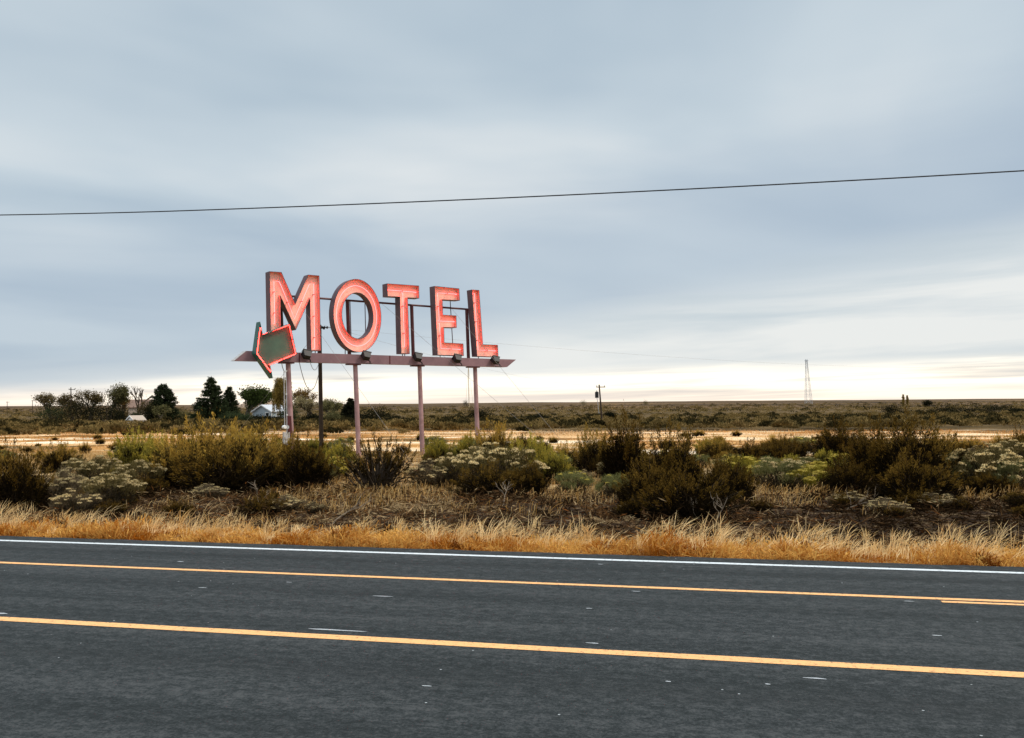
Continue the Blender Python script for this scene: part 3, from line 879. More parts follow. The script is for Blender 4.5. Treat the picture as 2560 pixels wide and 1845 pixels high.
BUSH = [
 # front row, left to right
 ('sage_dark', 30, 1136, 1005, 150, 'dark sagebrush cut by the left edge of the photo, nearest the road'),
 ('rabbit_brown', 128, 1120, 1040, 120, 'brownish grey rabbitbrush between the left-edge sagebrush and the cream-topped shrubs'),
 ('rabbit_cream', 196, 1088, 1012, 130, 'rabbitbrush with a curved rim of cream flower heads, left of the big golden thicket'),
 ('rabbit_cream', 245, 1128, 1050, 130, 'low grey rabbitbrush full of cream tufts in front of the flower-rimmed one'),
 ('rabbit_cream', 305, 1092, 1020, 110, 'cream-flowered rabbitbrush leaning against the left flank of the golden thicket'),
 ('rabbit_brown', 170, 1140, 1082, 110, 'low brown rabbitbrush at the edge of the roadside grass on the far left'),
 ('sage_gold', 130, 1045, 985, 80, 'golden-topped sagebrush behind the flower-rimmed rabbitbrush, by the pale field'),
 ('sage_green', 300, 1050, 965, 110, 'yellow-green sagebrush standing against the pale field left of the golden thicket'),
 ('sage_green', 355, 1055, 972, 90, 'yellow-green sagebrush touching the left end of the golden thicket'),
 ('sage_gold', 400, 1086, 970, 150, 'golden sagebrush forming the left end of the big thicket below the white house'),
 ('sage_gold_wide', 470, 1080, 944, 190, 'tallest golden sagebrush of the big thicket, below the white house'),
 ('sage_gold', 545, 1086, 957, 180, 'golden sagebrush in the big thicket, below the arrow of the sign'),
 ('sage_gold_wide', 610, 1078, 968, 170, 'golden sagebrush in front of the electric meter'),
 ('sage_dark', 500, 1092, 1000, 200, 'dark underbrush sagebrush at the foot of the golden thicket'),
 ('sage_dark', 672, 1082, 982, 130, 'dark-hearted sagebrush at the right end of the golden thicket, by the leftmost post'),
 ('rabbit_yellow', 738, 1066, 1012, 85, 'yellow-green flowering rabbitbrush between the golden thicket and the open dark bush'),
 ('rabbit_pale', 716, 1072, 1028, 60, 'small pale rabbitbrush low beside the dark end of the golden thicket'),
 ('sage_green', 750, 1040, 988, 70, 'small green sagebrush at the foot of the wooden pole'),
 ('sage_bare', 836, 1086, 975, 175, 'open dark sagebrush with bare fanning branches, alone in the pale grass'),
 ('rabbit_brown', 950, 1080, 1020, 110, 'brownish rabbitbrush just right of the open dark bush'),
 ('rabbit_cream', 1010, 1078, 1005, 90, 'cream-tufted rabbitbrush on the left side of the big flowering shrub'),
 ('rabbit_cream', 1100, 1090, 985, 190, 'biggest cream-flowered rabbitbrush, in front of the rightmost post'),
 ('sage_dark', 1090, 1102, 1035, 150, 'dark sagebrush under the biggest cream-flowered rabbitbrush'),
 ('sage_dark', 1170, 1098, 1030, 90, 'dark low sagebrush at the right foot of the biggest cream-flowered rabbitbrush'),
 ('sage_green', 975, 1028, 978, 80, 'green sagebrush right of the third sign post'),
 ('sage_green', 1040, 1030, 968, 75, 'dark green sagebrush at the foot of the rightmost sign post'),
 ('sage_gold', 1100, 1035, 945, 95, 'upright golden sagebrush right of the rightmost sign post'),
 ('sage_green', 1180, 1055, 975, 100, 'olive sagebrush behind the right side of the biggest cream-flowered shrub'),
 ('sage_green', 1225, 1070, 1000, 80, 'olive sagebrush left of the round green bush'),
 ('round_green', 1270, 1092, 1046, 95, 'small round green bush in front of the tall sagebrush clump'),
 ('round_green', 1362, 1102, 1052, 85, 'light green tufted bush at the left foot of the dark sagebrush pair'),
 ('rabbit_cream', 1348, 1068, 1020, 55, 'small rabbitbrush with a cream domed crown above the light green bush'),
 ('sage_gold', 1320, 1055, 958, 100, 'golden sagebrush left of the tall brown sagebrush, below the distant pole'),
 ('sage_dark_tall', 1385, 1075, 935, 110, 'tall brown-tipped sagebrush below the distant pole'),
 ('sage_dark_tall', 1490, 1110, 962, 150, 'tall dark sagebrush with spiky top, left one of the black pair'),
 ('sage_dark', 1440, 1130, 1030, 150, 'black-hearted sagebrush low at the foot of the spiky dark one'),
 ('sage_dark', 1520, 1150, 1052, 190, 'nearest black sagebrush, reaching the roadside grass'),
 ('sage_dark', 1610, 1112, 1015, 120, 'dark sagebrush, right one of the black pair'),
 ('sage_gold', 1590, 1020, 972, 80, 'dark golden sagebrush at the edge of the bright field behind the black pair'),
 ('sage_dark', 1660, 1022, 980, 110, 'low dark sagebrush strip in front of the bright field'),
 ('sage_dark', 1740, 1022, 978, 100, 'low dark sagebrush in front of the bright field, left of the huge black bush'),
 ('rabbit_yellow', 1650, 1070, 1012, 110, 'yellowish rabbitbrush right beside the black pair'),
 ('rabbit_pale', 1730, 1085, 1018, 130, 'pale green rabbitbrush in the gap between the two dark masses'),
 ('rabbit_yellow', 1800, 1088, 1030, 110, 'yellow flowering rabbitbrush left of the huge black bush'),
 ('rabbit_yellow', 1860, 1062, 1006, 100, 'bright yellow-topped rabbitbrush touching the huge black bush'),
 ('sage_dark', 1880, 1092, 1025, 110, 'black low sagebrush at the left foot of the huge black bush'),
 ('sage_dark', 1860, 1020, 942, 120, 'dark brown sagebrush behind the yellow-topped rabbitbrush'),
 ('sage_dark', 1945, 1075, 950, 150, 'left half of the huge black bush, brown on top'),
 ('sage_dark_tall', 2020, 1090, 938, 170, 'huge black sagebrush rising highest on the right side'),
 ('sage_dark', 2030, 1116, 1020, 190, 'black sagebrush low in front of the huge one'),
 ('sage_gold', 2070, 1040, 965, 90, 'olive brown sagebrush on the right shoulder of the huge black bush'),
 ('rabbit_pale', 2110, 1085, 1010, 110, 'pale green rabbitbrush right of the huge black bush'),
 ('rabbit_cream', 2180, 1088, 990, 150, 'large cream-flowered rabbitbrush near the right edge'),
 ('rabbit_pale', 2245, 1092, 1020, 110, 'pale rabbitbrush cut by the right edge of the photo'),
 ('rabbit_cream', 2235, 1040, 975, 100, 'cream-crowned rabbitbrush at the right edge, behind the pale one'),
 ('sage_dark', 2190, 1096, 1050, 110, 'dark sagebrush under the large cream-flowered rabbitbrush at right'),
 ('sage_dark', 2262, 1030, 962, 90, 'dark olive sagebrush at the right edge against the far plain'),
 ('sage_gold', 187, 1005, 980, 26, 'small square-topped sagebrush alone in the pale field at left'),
 ('sage_gold', 262, 998, 976, 40, 'small brown sagebrush in the pale field beside the yellow-green ones'),
 ('sage_dark', 60, 1003, 990, 30, 'tiny brown bush in the pale field, far left'),
 ('sage_gold', 1035, 985, 965, 30, 'small round bush on the pale field between the two right posts'),
 ('sage_gold', 1250, 1035, 985, 70, 'golden brown sagebrush against the bright field, right of the sign'),
]
for b in BUSH: put(*b)

# smaller nameless shrubs that fill the belt
def scatter_fill():
    kinds = ['sage_green', 'sage_gold', 'rabbit_brown', 'sage_dark', 'rabbit_pale', 'round_green']
    n = 0
    for _ in range(70):
        x = rng.uniform(-150, 2420); yb = rng.uniform(1000, 1075)
        if 660 < x < 960 and yb < 1090: continue
        k = kinds[int(rng.integers(0, len(kinds)))]
        h = rng.uniform(22, 38) * (yb - 893) / 150
        put(k, x, yb, yb - h, h * rng.uniform(1.5, 2), 'low olive shrub filling in between the larger bushes behind the verge', 'low filler shrubs in the brush belt')
scatter_fill()
for _ in range(70):
    x = rng.choice([rng.uniform(880, 1340), rng.uniform(1400, 1900), rng.uniform(2060, 2330), rng.uniform(330, 760)]); yb = rng.uniform(992, 1048)
    hgt = rng.uniform(20, 38)
    put(['sage_green', 'sage_dark', 'sage_gold', 'round_green'][int(rng.integers(0, 4))], x, yb, yb - hgt, hgt * rng.uniform(1.5, 2.4), 'low olive shrub at the near edge of the bleached field', 'shrubs along the near edge of the field')
for _ in range(46):
    x = rng.choice([rng.uniform(-60, 340), rng.uniform(1370, 1720), rng.uniform(1860, 2330), rng.uniform(330, 700)]); yb = rng.uniform(1098, 1148)
    hgt = rng.uniform(18, 40)
    put(['sage_dark', 'sage_dark', 'rabbit_brown'][int(rng.integers(0, 3))], x, yb, yb - hgt, hgt * rng.uniform(1.8, 3), 'low dark scrub on the bank just behind the verge grass', 'low dark scrub on the bank')
for _ in range(34):
    x = rng.uniform(0, 2268); yb = rng.uniform(958, 1002)
    if yb > 1002 - 25 * min(1, x / 1000) + 20: continue
    hgt = rng.uniform(7, 15)
    put('sage_gold', x, yb + 6, yb + 6 - hgt, hgt * rng.uniform(1.6, 2.6), 'small rounded brown bush out in the bleached field behind the sign', 'small bushes dotted in the bleached field')

# ------------------------------------------------------------------ grasses and litter (uncountable)
def blades(P, Hh, lean, wd, bendx, segs=4):
    n = len(P)
    t = np.linspace(0, 1, segs + 1)
    d = np.stack([bendx, rng.normal(size=n) * .25, np.zeros(n)], 1)
    base = P[:, None] + np.stack([np.zeros_like(t), np.zeros_like(t), t], 1)[None] * Hh[:, None, None] * (1 - .25 * np.abs(bendx)[:, None, None] * t[None, :, None])
    off = d[:, None] * (t ** 2)[None, :, None] * (Hh * lean)[:, None, None]
    S = base + off
    a = rng.random(n) * 3.1416
    side = np.stack([np.cos(a), np.sin(a), np.zeros(n)], 1)
    prof = np.array([.9, .8, .7, 1.0, .15])[:segs + 1]
    Lf = S + side[:, None] * (wd[:, None, None] * prof[None, :, None] / 2); Rt = S - side[:, None] * (wd[:, None, None] * prof[None, :, None] / 2)
    return np.stack([Lf[:, :-1], Rt[:, :-1], Rt[:, 1:], Lf[:, 1:]], 2)      # n,segs,4,3

def road_pts(a, w):
    x = a * RD.x + w * RN.x; y = a * RD.y + w * RN.y
    return np.stack([x, y, height(x, y)], 1)

def vnoise(x, s, seed):
    return (np.sin(x * s + seed) + np.sin(x * s * 2.3 + seed * 2.1) * .6 + np.sin(x * s * 5.1 + seed * .7) * .4) / 2

# tall pale verge grass, growing in tufts that lean to the right
nt_ = 1350
ta = rng.uniform(-18, 16, nt_); tw = 14.55 + rng.random(nt_) ** 1.4 * 1.9
tk = vnoise(ta, 1.3, 1.0) + vnoise(ta + tw * 2, 3.3, 4)
kp = rng.random(nt_) < np.clip(.7 + .35 * tk, .2, 1); ta, tw, tk = ta[kp], tw[kp], tk[kp]
cnt_ = rng.integers(6, 20, len(ta)); idx = np.repeat(np.arange(len(ta)), cnt_); n = len(idx)
a = ta[idx] + rng.normal(size=n) * .06; w = tw[idx] + rng.normal(size=n) * .05
th_ = (.14 + .42 * rng.random(len(ta)) ** 1.4) * np.clip(.85 + .25 * tk, .5, 1.3)
H = th_[idx] * rng.uniform(.6, 1.1, n)
lean_ = rng.normal(.55, .3, len(ta))
Q = blades(road_pts(a, w), H, rng.uniform(.5, 1.2, n), rng.uniform(.006, .013, n), lean_[idx] + rng.normal(size=n) * .35)
tone = rng.random(len(ta))
cb = mixc((.60, .34, .10), (.96, .75, .42), np.clip(tone[idx] * .7 + rng.random(n) * .35, 0, 1))
mb = MB(); mb.quad_arr(Q.reshape(-1, 4, 3), np.repeat(cb, 4, 0)); tag(mb.build('verge_grass', M['grass']), 'dry straw-coloured grass along the road edge', 'grass', kind='stuff')
# low orange weeds at the asphalt edge
n = 38000
a = rng.uniform(-17, 15, n); w = 14.28 + np.abs(rng.normal(size=n)) * .55
cl = vnoise(a, 1.1, 8) + vnoise(a, 2.9, 3) * .7
H = rng.uniform(.05, .22, n) * np.clip(.85 + .6 * cl, .25, 2.0)
Q = blades(road_pts(a, w), H, rng.uniform(.3, 1.3, n), rng.uniform(.012, .024, n), rng.normal(.15, .8, n), 3)
tt = np.clip(.5 + .42 * vnoise(a, 1.9, 6) + .3 * vnoise(a + w * 3, 4.1, 2) + rng.normal(size=n) * .2, 0, 1)
cb = mixc((.46, .14, .012), (.97, .58, .16), tt)
rust = vnoise(a, 2.3, 11) + .6 * vnoise(w * 2 + a, 3.7, 5) > .95
cb[rust] = mixc((.12, .035, .008), (.36, .12, .02), rng.random(int(rust.sum())))
mb = MB(); mb.quad_arr(Q.reshape(-1, 4, 3), np.repeat(cb, 3, 0)); tag(mb.build('verge_weeds', M['grass']), 'low rust-orange weeds along the asphalt edge', 'weeds', kind='stuff')
# dead brush litter behind the verge
n = 46000
a = rng.uniform(-22, 19, n); w = rng.uniform(15.4, 23.5, n)
P = road_pts(a, w)
pat = vnoise(a, 1.3, 2) + vnoise(w, 3, 5)
D = unit(np.stack([rng.normal(size=n), rng.normal(size=n), np.abs(rng.normal(size=n)) * .35], 1))
P[:, 2] += np.abs(rng.normal(size=n)) * .10 * np.clip(.6 + pat, .1, 2.4)
Q = diamonds(P, D, rng.uniform(.06, .32, n), rng.uniform(.010, .028, n))
r_ = rng.random(n)
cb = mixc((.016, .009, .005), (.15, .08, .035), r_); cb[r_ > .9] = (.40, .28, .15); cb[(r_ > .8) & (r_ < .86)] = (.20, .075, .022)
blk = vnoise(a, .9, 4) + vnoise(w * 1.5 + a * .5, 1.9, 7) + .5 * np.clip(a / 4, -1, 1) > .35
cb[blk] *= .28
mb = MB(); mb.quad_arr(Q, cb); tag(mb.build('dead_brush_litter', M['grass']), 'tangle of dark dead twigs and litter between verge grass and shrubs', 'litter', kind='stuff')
# low heaps of dead brush, clod-like
nm_ = 900
ca_ = rng.uniform(-24, 21, nm_); cw_ = rng.uniform(15.8, 23, nm_)
Pm = road_pts(ca_, cw_); Q_, C_ = [], []
tone_ = vnoise(ca_, 1.1, 3) + vnoise(cw_ * 1.3 + ca_ * .4, 2.3, 1) + rng.normal(size=nm_) * .5
tone_ += .9 * np.exp(-((ca_ + 6.5) / 3.5) ** 2) - 1.0 * np.clip((ca_ - 0) / 3, 0, 1)
for k in range(nm_):
    m_ = 46; r = rng.uniform(.12, .38); hh = r * rng.uniform(.35, .8)
    d_ = unit(rng.normal(size=(m_, 3))); d_[:, 2] = np.abs(d_[:, 2])
    P = Pm[k] + d_ * rng.random((m_, 1)) ** .5 * np.array([r, r * .8, hh])
    Q_.append(diamonds(P, unit(rng.normal(size=(m_, 3)) * np.array([1, 1, .5])), rng.uniform(.05, .20, m_), rng.uniform(.012, .035, m_)))
    c0, c1k = ((.006, .004, .002), (.035, .02, .01)) if tone_[k] < .55 else (((.07, .035, .013), (.24, .12, .045)) if tone_[k] < 1.0 else ((.20, .13, .06), (.48, .34, .18)))
    C_.append(mixc(c0, c1k, rng.random(m_)))
mb = MB(); mb.quad_arr(np.concatenate(Q_), np.concatenate(C_)); tag(mb.build('dead_brush_heaps', M['grass']), 'low heaps of dead brush on the bank behind the verge grass', 'litter', kind='stuff')
# short pale grass round the open dark bush and among the shrubs
n = 90000
a = rng.uniform(-34, 26, n); w = 16.4 + 23.6 * rng.random(n) ** 1.15
x = a * RD.x + w * RN.x; y = a * RD.y + w * RN.y
pat = (np.sin(x * .8 + 1.1 * np.sin(y * .6)) + np.sin(y * .9 + x * .3 + 2)) * np.clip((w - 21.5) / 2, 0, 1) - 1.2 * np.clip((23.5 - w) / 2, 0, 1)
for dx_, dy_, sx_, sy_ in ((835, 1088, 1.7, 2.0), (700, 1105, 1.2, .7), (930, 1092, 1.5, 1.5), (1080, 1098, 1.0, .8), (1240, 1100, 1.5, .9), (1690, 1098, 1.6, .9), (1790, 1095, 1.0, .8),
                          (2150, 1098, 1.2, .9), (2235, 1100, 1.5, .9), (640, 1120, .9, .8), (760, 1130, 1.0, .6), (900, 1118, 1.1, .6), (1020, 1135, .8, .5), (1290, 1118, .9, .5), (1180, 1140, .7, .5), (1760, 1120, .9, .5), (1960, 1140, .6, .4), (380, 1128, .6, .4), (90, 1030, 2, 3), (780, 1050, 1.5, 3)):
    g_ = ground_at(dx_ * D2F, dy_ * D2F); pat = pat + 3.2 * np.exp(-((x - g_.x) / sx_) ** 2 - ((y - g_.y) / sy_) ** 2)
keep = rng.random(n) < np.clip(.28 + .42 * pat, .0, 1); a, w = a[keep], w[keep]; n = len(a)
H = rng.uniform(.10, .34, n)
Q = blades(road_pts(a, w), H, rng.uniform(.3, .9, n), rng.uniform(.010, .02, n), rng.normal(.3, .5, n), 3)
cb = mixc((.40, .20, .045), (.92, .62, .27), rng.random(n) ** 1.2)
mb = MB(); mb.quad_arr(Q.reshape(-1, 4, 3), np.repeat(cb, 3, 0)); tag(mb.build('bunch_grass', M['grass']), 'short pale dry grass among the shrubs', 'grass', kind='stuff')
# bright cheatgrass field beyond the sign
n = 26000
a = rng.uniform(-75, 65, n); w = 40 + 60 * rng.random(n) ** .8
P = road_pts(a, w)
Q = blades(P, rng.uniform(.06, .16, n) * (w / 60), rng.uniform(.3, .9, n), rng.uniform(.03, .06, n), rng.normal(.3, .5, n), 2)
pat = np.sin(P[:, 1] * .16 + np.sin(P[:, 0] * .05) * 2 + 1) + np.sin(P[:, 0] * .07 + 1) * .8 + rng.normal(size=n) * .35
cb = mixc((.48, .20, .045), (.82, .60, .36), np.clip(.55 + .5 * pat, 0, 1))
mb = MB(); mb.quad_arr(Q.reshape(-1, 4, 3), np.repeat(cb, 2, 0)); tag(mb.build('field_grass', M['grass']), 'bleached grass of the field behind the sign', 'grass', kind='stuff')

# pale dead branches lying in the litter
def dead_branch(dx, dy, size, ang, label):
    g = ground_at(dx * D2F, dy * D2F)
    m = MB()
    def grow(p, d, ln, r, lv):
        pts = [p]; q = p
        for k in range(5):
            d = (d + Vector((rng.normal(), rng.normal(), rng.normal() * .7)) * .22).normalized(); q = q + d * ln / 5; pts.append(q)
        m.tube(pts, [r * (1 - .14 * i) for i in range(6)], n=5)
        if lv < 2:
            for k in range(3): grow(pts[int(rng.integers(1, 5))], (d + Vector((rng.normal(), rng.normal(), abs(rng.normal()))) * .6).normalized(), ln * .55, r * .6, lv + 1)
    grow(g, Vector((math.cos(ang), .1, math.sin(ang))), size * .9, .015, 0)
    o = m.build('dead_branch', M['deadwood']); recentre(o, g); tag(o, label, 'branch')
dead_branch(735, 1165, .85, .75, 'pale grey dead branch slanting up out of the verge grass below the open dark bush')
dead_branch(1113, 1122, .7, 1.5, 'small pale upright dead twig in front of the biggest cream-flowered shrub')
dead_branch(1585, 1165, .7, 1.25, 'pale dead branch arching in front of the nearest black sagebrush')
dead_branch(1560, 1160, .6, 2.2, 'pale dead twig leaning left beside the arching dead branch')
dead_branch(240, 1128, .8, -.1, 'long thin dead branch lying on the litter at far left')
dead_branch(450, 1100, .7, .2, 'pale crooked branch lying at the foot of the golden thicket')
dead_branch(580, 1140, .7, 1.9, 'thin dead stalk standing in the litter below the golden thicket')
dead_branch(1870, 1130, .8, .4, 'dark crooked dead branch in front of the huge black bush')
dead_branch(700, 1098, .8, .08, 'dark dead branch lying on the bare soil left of the open dark bush')

# ------------------------------------------------------------------ distant sage plain
def small_bush(cl, cp, n=420):
    L = lobes_dome(7, .38, .5, .2, .4)
    m = MB()
    C = np.repeat(L, n // 7, 0); d = unit(rng.normal(size=C.shape)); d[:, 2] = np.abs(d[:, 2]) * .9
    P = C + d * .2 * rng.uniform(.5, 1.05, (len(C), 1)); P[:, 2] = np.maximum(P[:, 2] - .12, 0)
    S = unit(d * .6 + np.array([0, 0, .8]) + rng.normal(size=C.shape) * .3); k = len(C)
    t = np.clip(rng.random(k) * .7 + .5 * (P[:, 2] / .6 - .5), 0, 1)
    m.quad_arr(diamonds(P, S, rng.uniform(.09, .18, k), rng.uniform(.05, .1, k)), mixc(cl, cp, rng.random(k)))
    return m
SB = [((.06, .043, .014), (.20, .135, .05)), ((.085, .06, .02), (.25, .17, .065)), ((.11, .075, .026), (.31, .21, .085)), ((.014, .012, .005), (.05, .04, .016))]
sb_mb = [small_bush(*c) for c in SB]
sb_me = []
for k, m in enumerate(sb_mb):
    me = m.mesh('plain_sagebrush'); me.materials.append(M['leaf']); sb_me.append(me)
def field_edge(x):                          # where the sage plain begins (distance) along the view
    return 62 + 34 * np.clip((x + 45) / 60, 0, 1) + 5 * np.sin(x * .11 + 1)
cnt = 0
cand = []
while len(cand) < 300:
    Y = rng.uniform(60, 150); sx = rng.uniform(-.66, .66); X = sx * Y
    if Y < field_edge(X) + rng.normal() * 2: continue
    if rng.random() > (110 / Y) ** 2: continue
    cand.append((X, Y))
cand.sort(key=lambda p: p[1])
for X, Y in cand:
    k = int(rng.choice(4, p=[.34, .32, .18, .16]))
    o = bpy.data.objects.new('plain_sagebrush', sb_me[k]); COL.objects.link(o)
    o.location = (X, Y, hz(X, Y) - .03); o.rotation_euler.z = rng.uniform(0, 6.28)
    s = rng.uniform(1.1, 2.1); o.scale = (s * 1.15, s * 1.15, s * rng.uniform(.8, 1.15))
    tag(o, 'rounded olive-brown sagebrush on the plain just beyond the bleached field', 'shrub', 'sagebrush dotted over the near plain')
# the rest of the plain: one mass out to the horizon
big = MB()
bases = []
for m in sb_mb:
    q = np.concatenate(m.q); c = np.concatenate(m.c); sel = rng.permutation(len(q))[:110]; bases.append((q[sel], c[sel]))
N = 8000
for i in range(N):
    Y = 100 * (9 ** rng.random()); X = rng.uniform(-.72, .72) * Y
    if Y < field_edge(X) + 4: continue
    k = int(rng.choice(4, p=[.34, .32, .18, .16])); q, c = bases[k]
    if Y > 260: sel = rng.permutation(len(q))[:36]; q, c = q[sel] , c[sel]
    s = rng.uniform(1.1, 2.2) * (1 if Y < 300 else 1.5) * (1.25 if k == 3 else 1); an = rng.uniform(0, 6.28); ca, sa_ = math.cos(an), math.sin(an)
    Rm = np.array([[ca, -sa_, 0], [sa_, ca, 0], [0, 0, 1]])
    big.quad_arr((q @ Rm.T) * np.array([s * 1.2, s * 1.2, s]) + np.array([X, Y, hz(X, Y) - .05]), c)
tag(big.build('distant_sagebrush', M['leaf']), 'sagebrush covering the plain out to the horizon', 'shrubs', kind='stuff')

# ------------------------------------------------------------------ trees
def leaves_at(P, spread, n, size, cl, aspect=.6, droop=0):
    k = len(P) * n
    PP = np.repeat(P, n, 0) + rng.normal(size=(k, 3)) * spread
    D = unit(rng.normal(size=(k, 3)) + np.array([0, 0, -droop]))
    return diamonds(PP, D, rng.uniform(.6, 1.4, k) * size, rng.uniform(.6, 1.4, k) * size * aspect), mixc(cl[0], cl[1], np.clip(np.repeat(rng.random(len(P)), n) * .7 + rng.random(k) * .3, 0, 1))

def tree_root(name, dx, yb, Y, label, group=None):
    g = at(dx * D2F, yb * D2F, Y)
    return thing(name, Vector((g.x, g.y, min(g.z, hz(g.x, g.y)) if False else hz(g.x, g.y))), label, 'tree', group)

def size_of(dx, yb, yt, wd, Y):
    return wd * D2F / F * Y, at(dx * D2F, yt * D2F, Y).z

def broadleaf(dx, yb, yt, wd, Y, cl, label, nleaf=9, size=.34, spread=.4, name='broadleaf_tree', droop=0, depth=4, stem=.45):
    t = tree_root(name, dx, yb, Y, label); b = t.location.copy()
    W, zt = size_of(dx, yb, yt, wd, Y); Ht = zt - b.z
    tr = MB(); tips = []
    def grow(p, d, ln, r, lv):
        q = p + d * ln
        mid = p.lerp(q, .5) + Vector((rng.normal(), rng.normal(), 0)) * ln * .06
        tr.tube([p, mid, q], [r, r * .85, r * .65], n=5, cap=False)
        if lv >= 1:
            tips.append(tuple(q)); tips.append(tuple(mid))
        if lv < depth:
            for k in range(3 if lv < 3 else 2):
                an = rng.uniform(0, 6.28); sp = rng.uniform(.45, .95)
                dd = (d + Vector((math.cos(an) * sp, math.sin(an) * sp, rng.uniform(-.15, .35)))).normalized()
                grow(q, dd, ln * rng.uniform(.62, .85), r * .62, lv + 1)
    grow(b + Zv * -.1, Vector((rng.normal() * .06, rng.normal() * .06, 1)).normalized(), stem, .075, 0)
    T = np.array(tips) - np.array(b)
    sxy = W / 2 / np.percentile(np.abs(T[:, :2]), 97); sz = Ht * .96 / T[:, 2].max()
    S = np.array([sxy, sxy, sz])
    tr.v = [tuple(np.array(b) + (np.array(v) - np.array(b)) * S) for v in tr.v]
    tr.build('trunk', M['trunk'], t)
    if nleaf:
        P = np.array(b) + T * S
        m = MB(); m.quad_arr(*leaves_at(P, spread, nleaf, size, cl, droop=droop)); m.build('crown', M['leaf'], t)
    return t

def conifer(dx, yb, yt, wd, Y, cl, label, lo=.02, dens=1.0, ex=.75):
    t = tree_root('conifer', dx, yb, Y, label); b = t.location.copy()
    W, zt = size_of(dx, yb, yt, wd, Y); Ht = zt - b.z
    m = MB(); m.tube([b - Zv * .1, b + Zv * Ht * .98], [.22, .03], n=7); m.build('trunk', M['trunk'], t)
    P, D = [], []
    nb = int(230 * dens)
    for i in range(nb):
        f = lo + (1 - lo) * (i / nb) ** 1.05
        rad = W / 2 * 1.12 * ((1 - f) ** ex) * rng.uniform(.7, 1.12) + .12
        an = rng.uniform(0, 6.28); k = max(4, int(rad * 9))
        s = np.linspace(.15, 1, k)
        zz = Ht * f - .18 * rad * s + .22 * rad * s ** 2.5
        pts = np.stack([math.cos(an) * rad * s, math.sin(an) * rad * s, zz], 1) + np.array(b)
        P.append(pts); D.append(np.repeat([[math.cos(an), math.sin(an), .25]], k, 0))
    P = np.concatenate(P); D = np.concatenate(D)
    n = 5; PP = np.repeat(P, n, 0) + rng.normal(size=(len(P) * n, 3)) * .12; DD = unit(np.repeat(D, n, 0) + rng.normal(size=PP.shape) * .55); k = len(PP)
    c = MB(); c.quad_arr(diamonds(PP, DD, rng.uniform(.3, .6, k), rng.uniform(.10, .2, k)), mixc(cl[0], cl[1], rng.random(k))); c.build('crown', M['leaf'], t)
    return t

def willow(dx, yb, yt, wd, Y, cl, label):
    t = tree_root('weeping_willow', dx, yb, Y, label); b = t.location.copy()
    W, zt = size_of(dx, yb, yt, wd, Y); Ht = zt - b.z
    tr = MB(); Q = []
    for i in range(9):
        an = rng.uniform(0, 6.28); rr = W / 2 * rng.uniform(.15, .95); zt_ = Ht * (1 - .32 * (rr / (W / 2)) ** 1.5) * rng.uniform(.85, 1)
        e = b + Vector((math.cos(an) * rr, math.sin(an) * rr, zt_)); pts = curve(b, e, .5, 7)
        tr.tube(pts, [.09 * (1 - .12 * k) for k in range(7)], n=5, cap=False)
        for s in range(9):
            st = e + Vector((rng.normal() * .5, rng.normal() * .5, rng.normal() * .3)); ln = rng.uniform(.25, .6) * Ht
            k = int(ln * 9); tt = np.linspace(0, 1, k)
            Q.append(np.stack([st.x + rng.normal() * .2 * tt, st.y + rng.normal() * .2 * tt, st.z - ln * tt], 1))
    tr.build('trunk', M['trunk'], t)
    P = np.concatenate(Q)
    m = MB(); m.quad_arr(*leaves_at(P, .16, 4, .34, cl, .35, droop=1.6)); m.build('crown', M['leaf'], t)
    return t

def shrub_mass(dx, yb, yt, wd, Y, cl, label, name='dark_shrub', n=1700, group=None, size=.34):
    g = at(dx * D2F, yb * D2F, Y); b = Vector((g.x, g.y, hz(g.x, g.y)))
    t = thing(name, b, label, 'shrub', group)
    W, zt = size_of(dx, yb, yt, wd, Y); Ht = max(.6, zt - b.z)
    L = lobes_dome(9, .8, .8, .25, .25) * np.array([W / 2, W / 2 * .7, Ht]) + np.array(b)
    br = MB()
    for c in L: br.tube(curve(b, c, .3, 4), [.06, .05, .04, .02], n=4, cap=False)
    br.build('stems', M['bark'], t)
    C = np.repeat(L, n // 9, 0); k = len(C); r_ = np.array([W * .16, W * .14, Ht * .2])
    P = C + rng.normal(size=(k, 3)) * r_ * 1.1; P[:, 2] = np.maximum(P[:, 2], b.z + .05)
    m = MB(); m.quad_arr(diamonds(P, unit(rng.normal(size=(k, 3)) + np.array([0, 0, .4])), rng.uniform(.6, 1.4, k) * size, rng.uniform(.5, 1.1, k) * size * .5), mixc(cl[0], cl[1], rng.random(k)))
    m.build('foliage', M['leaf'], t)
    return t

BRN = ((.055, .042, .018), (.17, .125, .055)); DGR = ((.012, .018, .010), (.055, .07, .03)); GRN = ((.02, .032, .010), (.085, .11, .03))
OLV = ((.05, .05, .02), (.16, .14, .06)); WIL = ((.12, .08, .02), (.38, .26, .07)); RUST = ((.07, .04, .012), (.22, .13, .04)); PALE = ((.12, .10, .05), (.32, .26, .14))
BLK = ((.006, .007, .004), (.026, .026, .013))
Yt = 215
broadleaf(112, 932, 870, 48, Yt, BRN, 'thin brown half-bare tree, leftmost in the row on the plain', 11)
broadleaf(160, 932, 872, 50, Yt + 4, BRN, 'brown sparse tree behind the utility pole in the left row', 15)
broadleaf(200, 934, 864, 55, Yt, BRN, 'sparse brown tree with see-through top, right of the pole in the left row', 15)
broadleaf(243, 934, 853, 62, Yt - 3, OLV, 'fullest olive tree of the left row', 26, .36, .6)
broadleaf(270, 930, 877, 30, Yt + 6, RUST, 'small reddish tree beside the fullest olive tree', 8)
broadleaf(306, 934, 851, 46, Yt, BRN, 'bare tree with upright twigs between the olive tree and the dark conifer', 0, name='bare_tree')
conifer(361, 934, 852, 66, Yt, DGR, 'dark rounded conifer standing alone left of the gap', ex=.5)
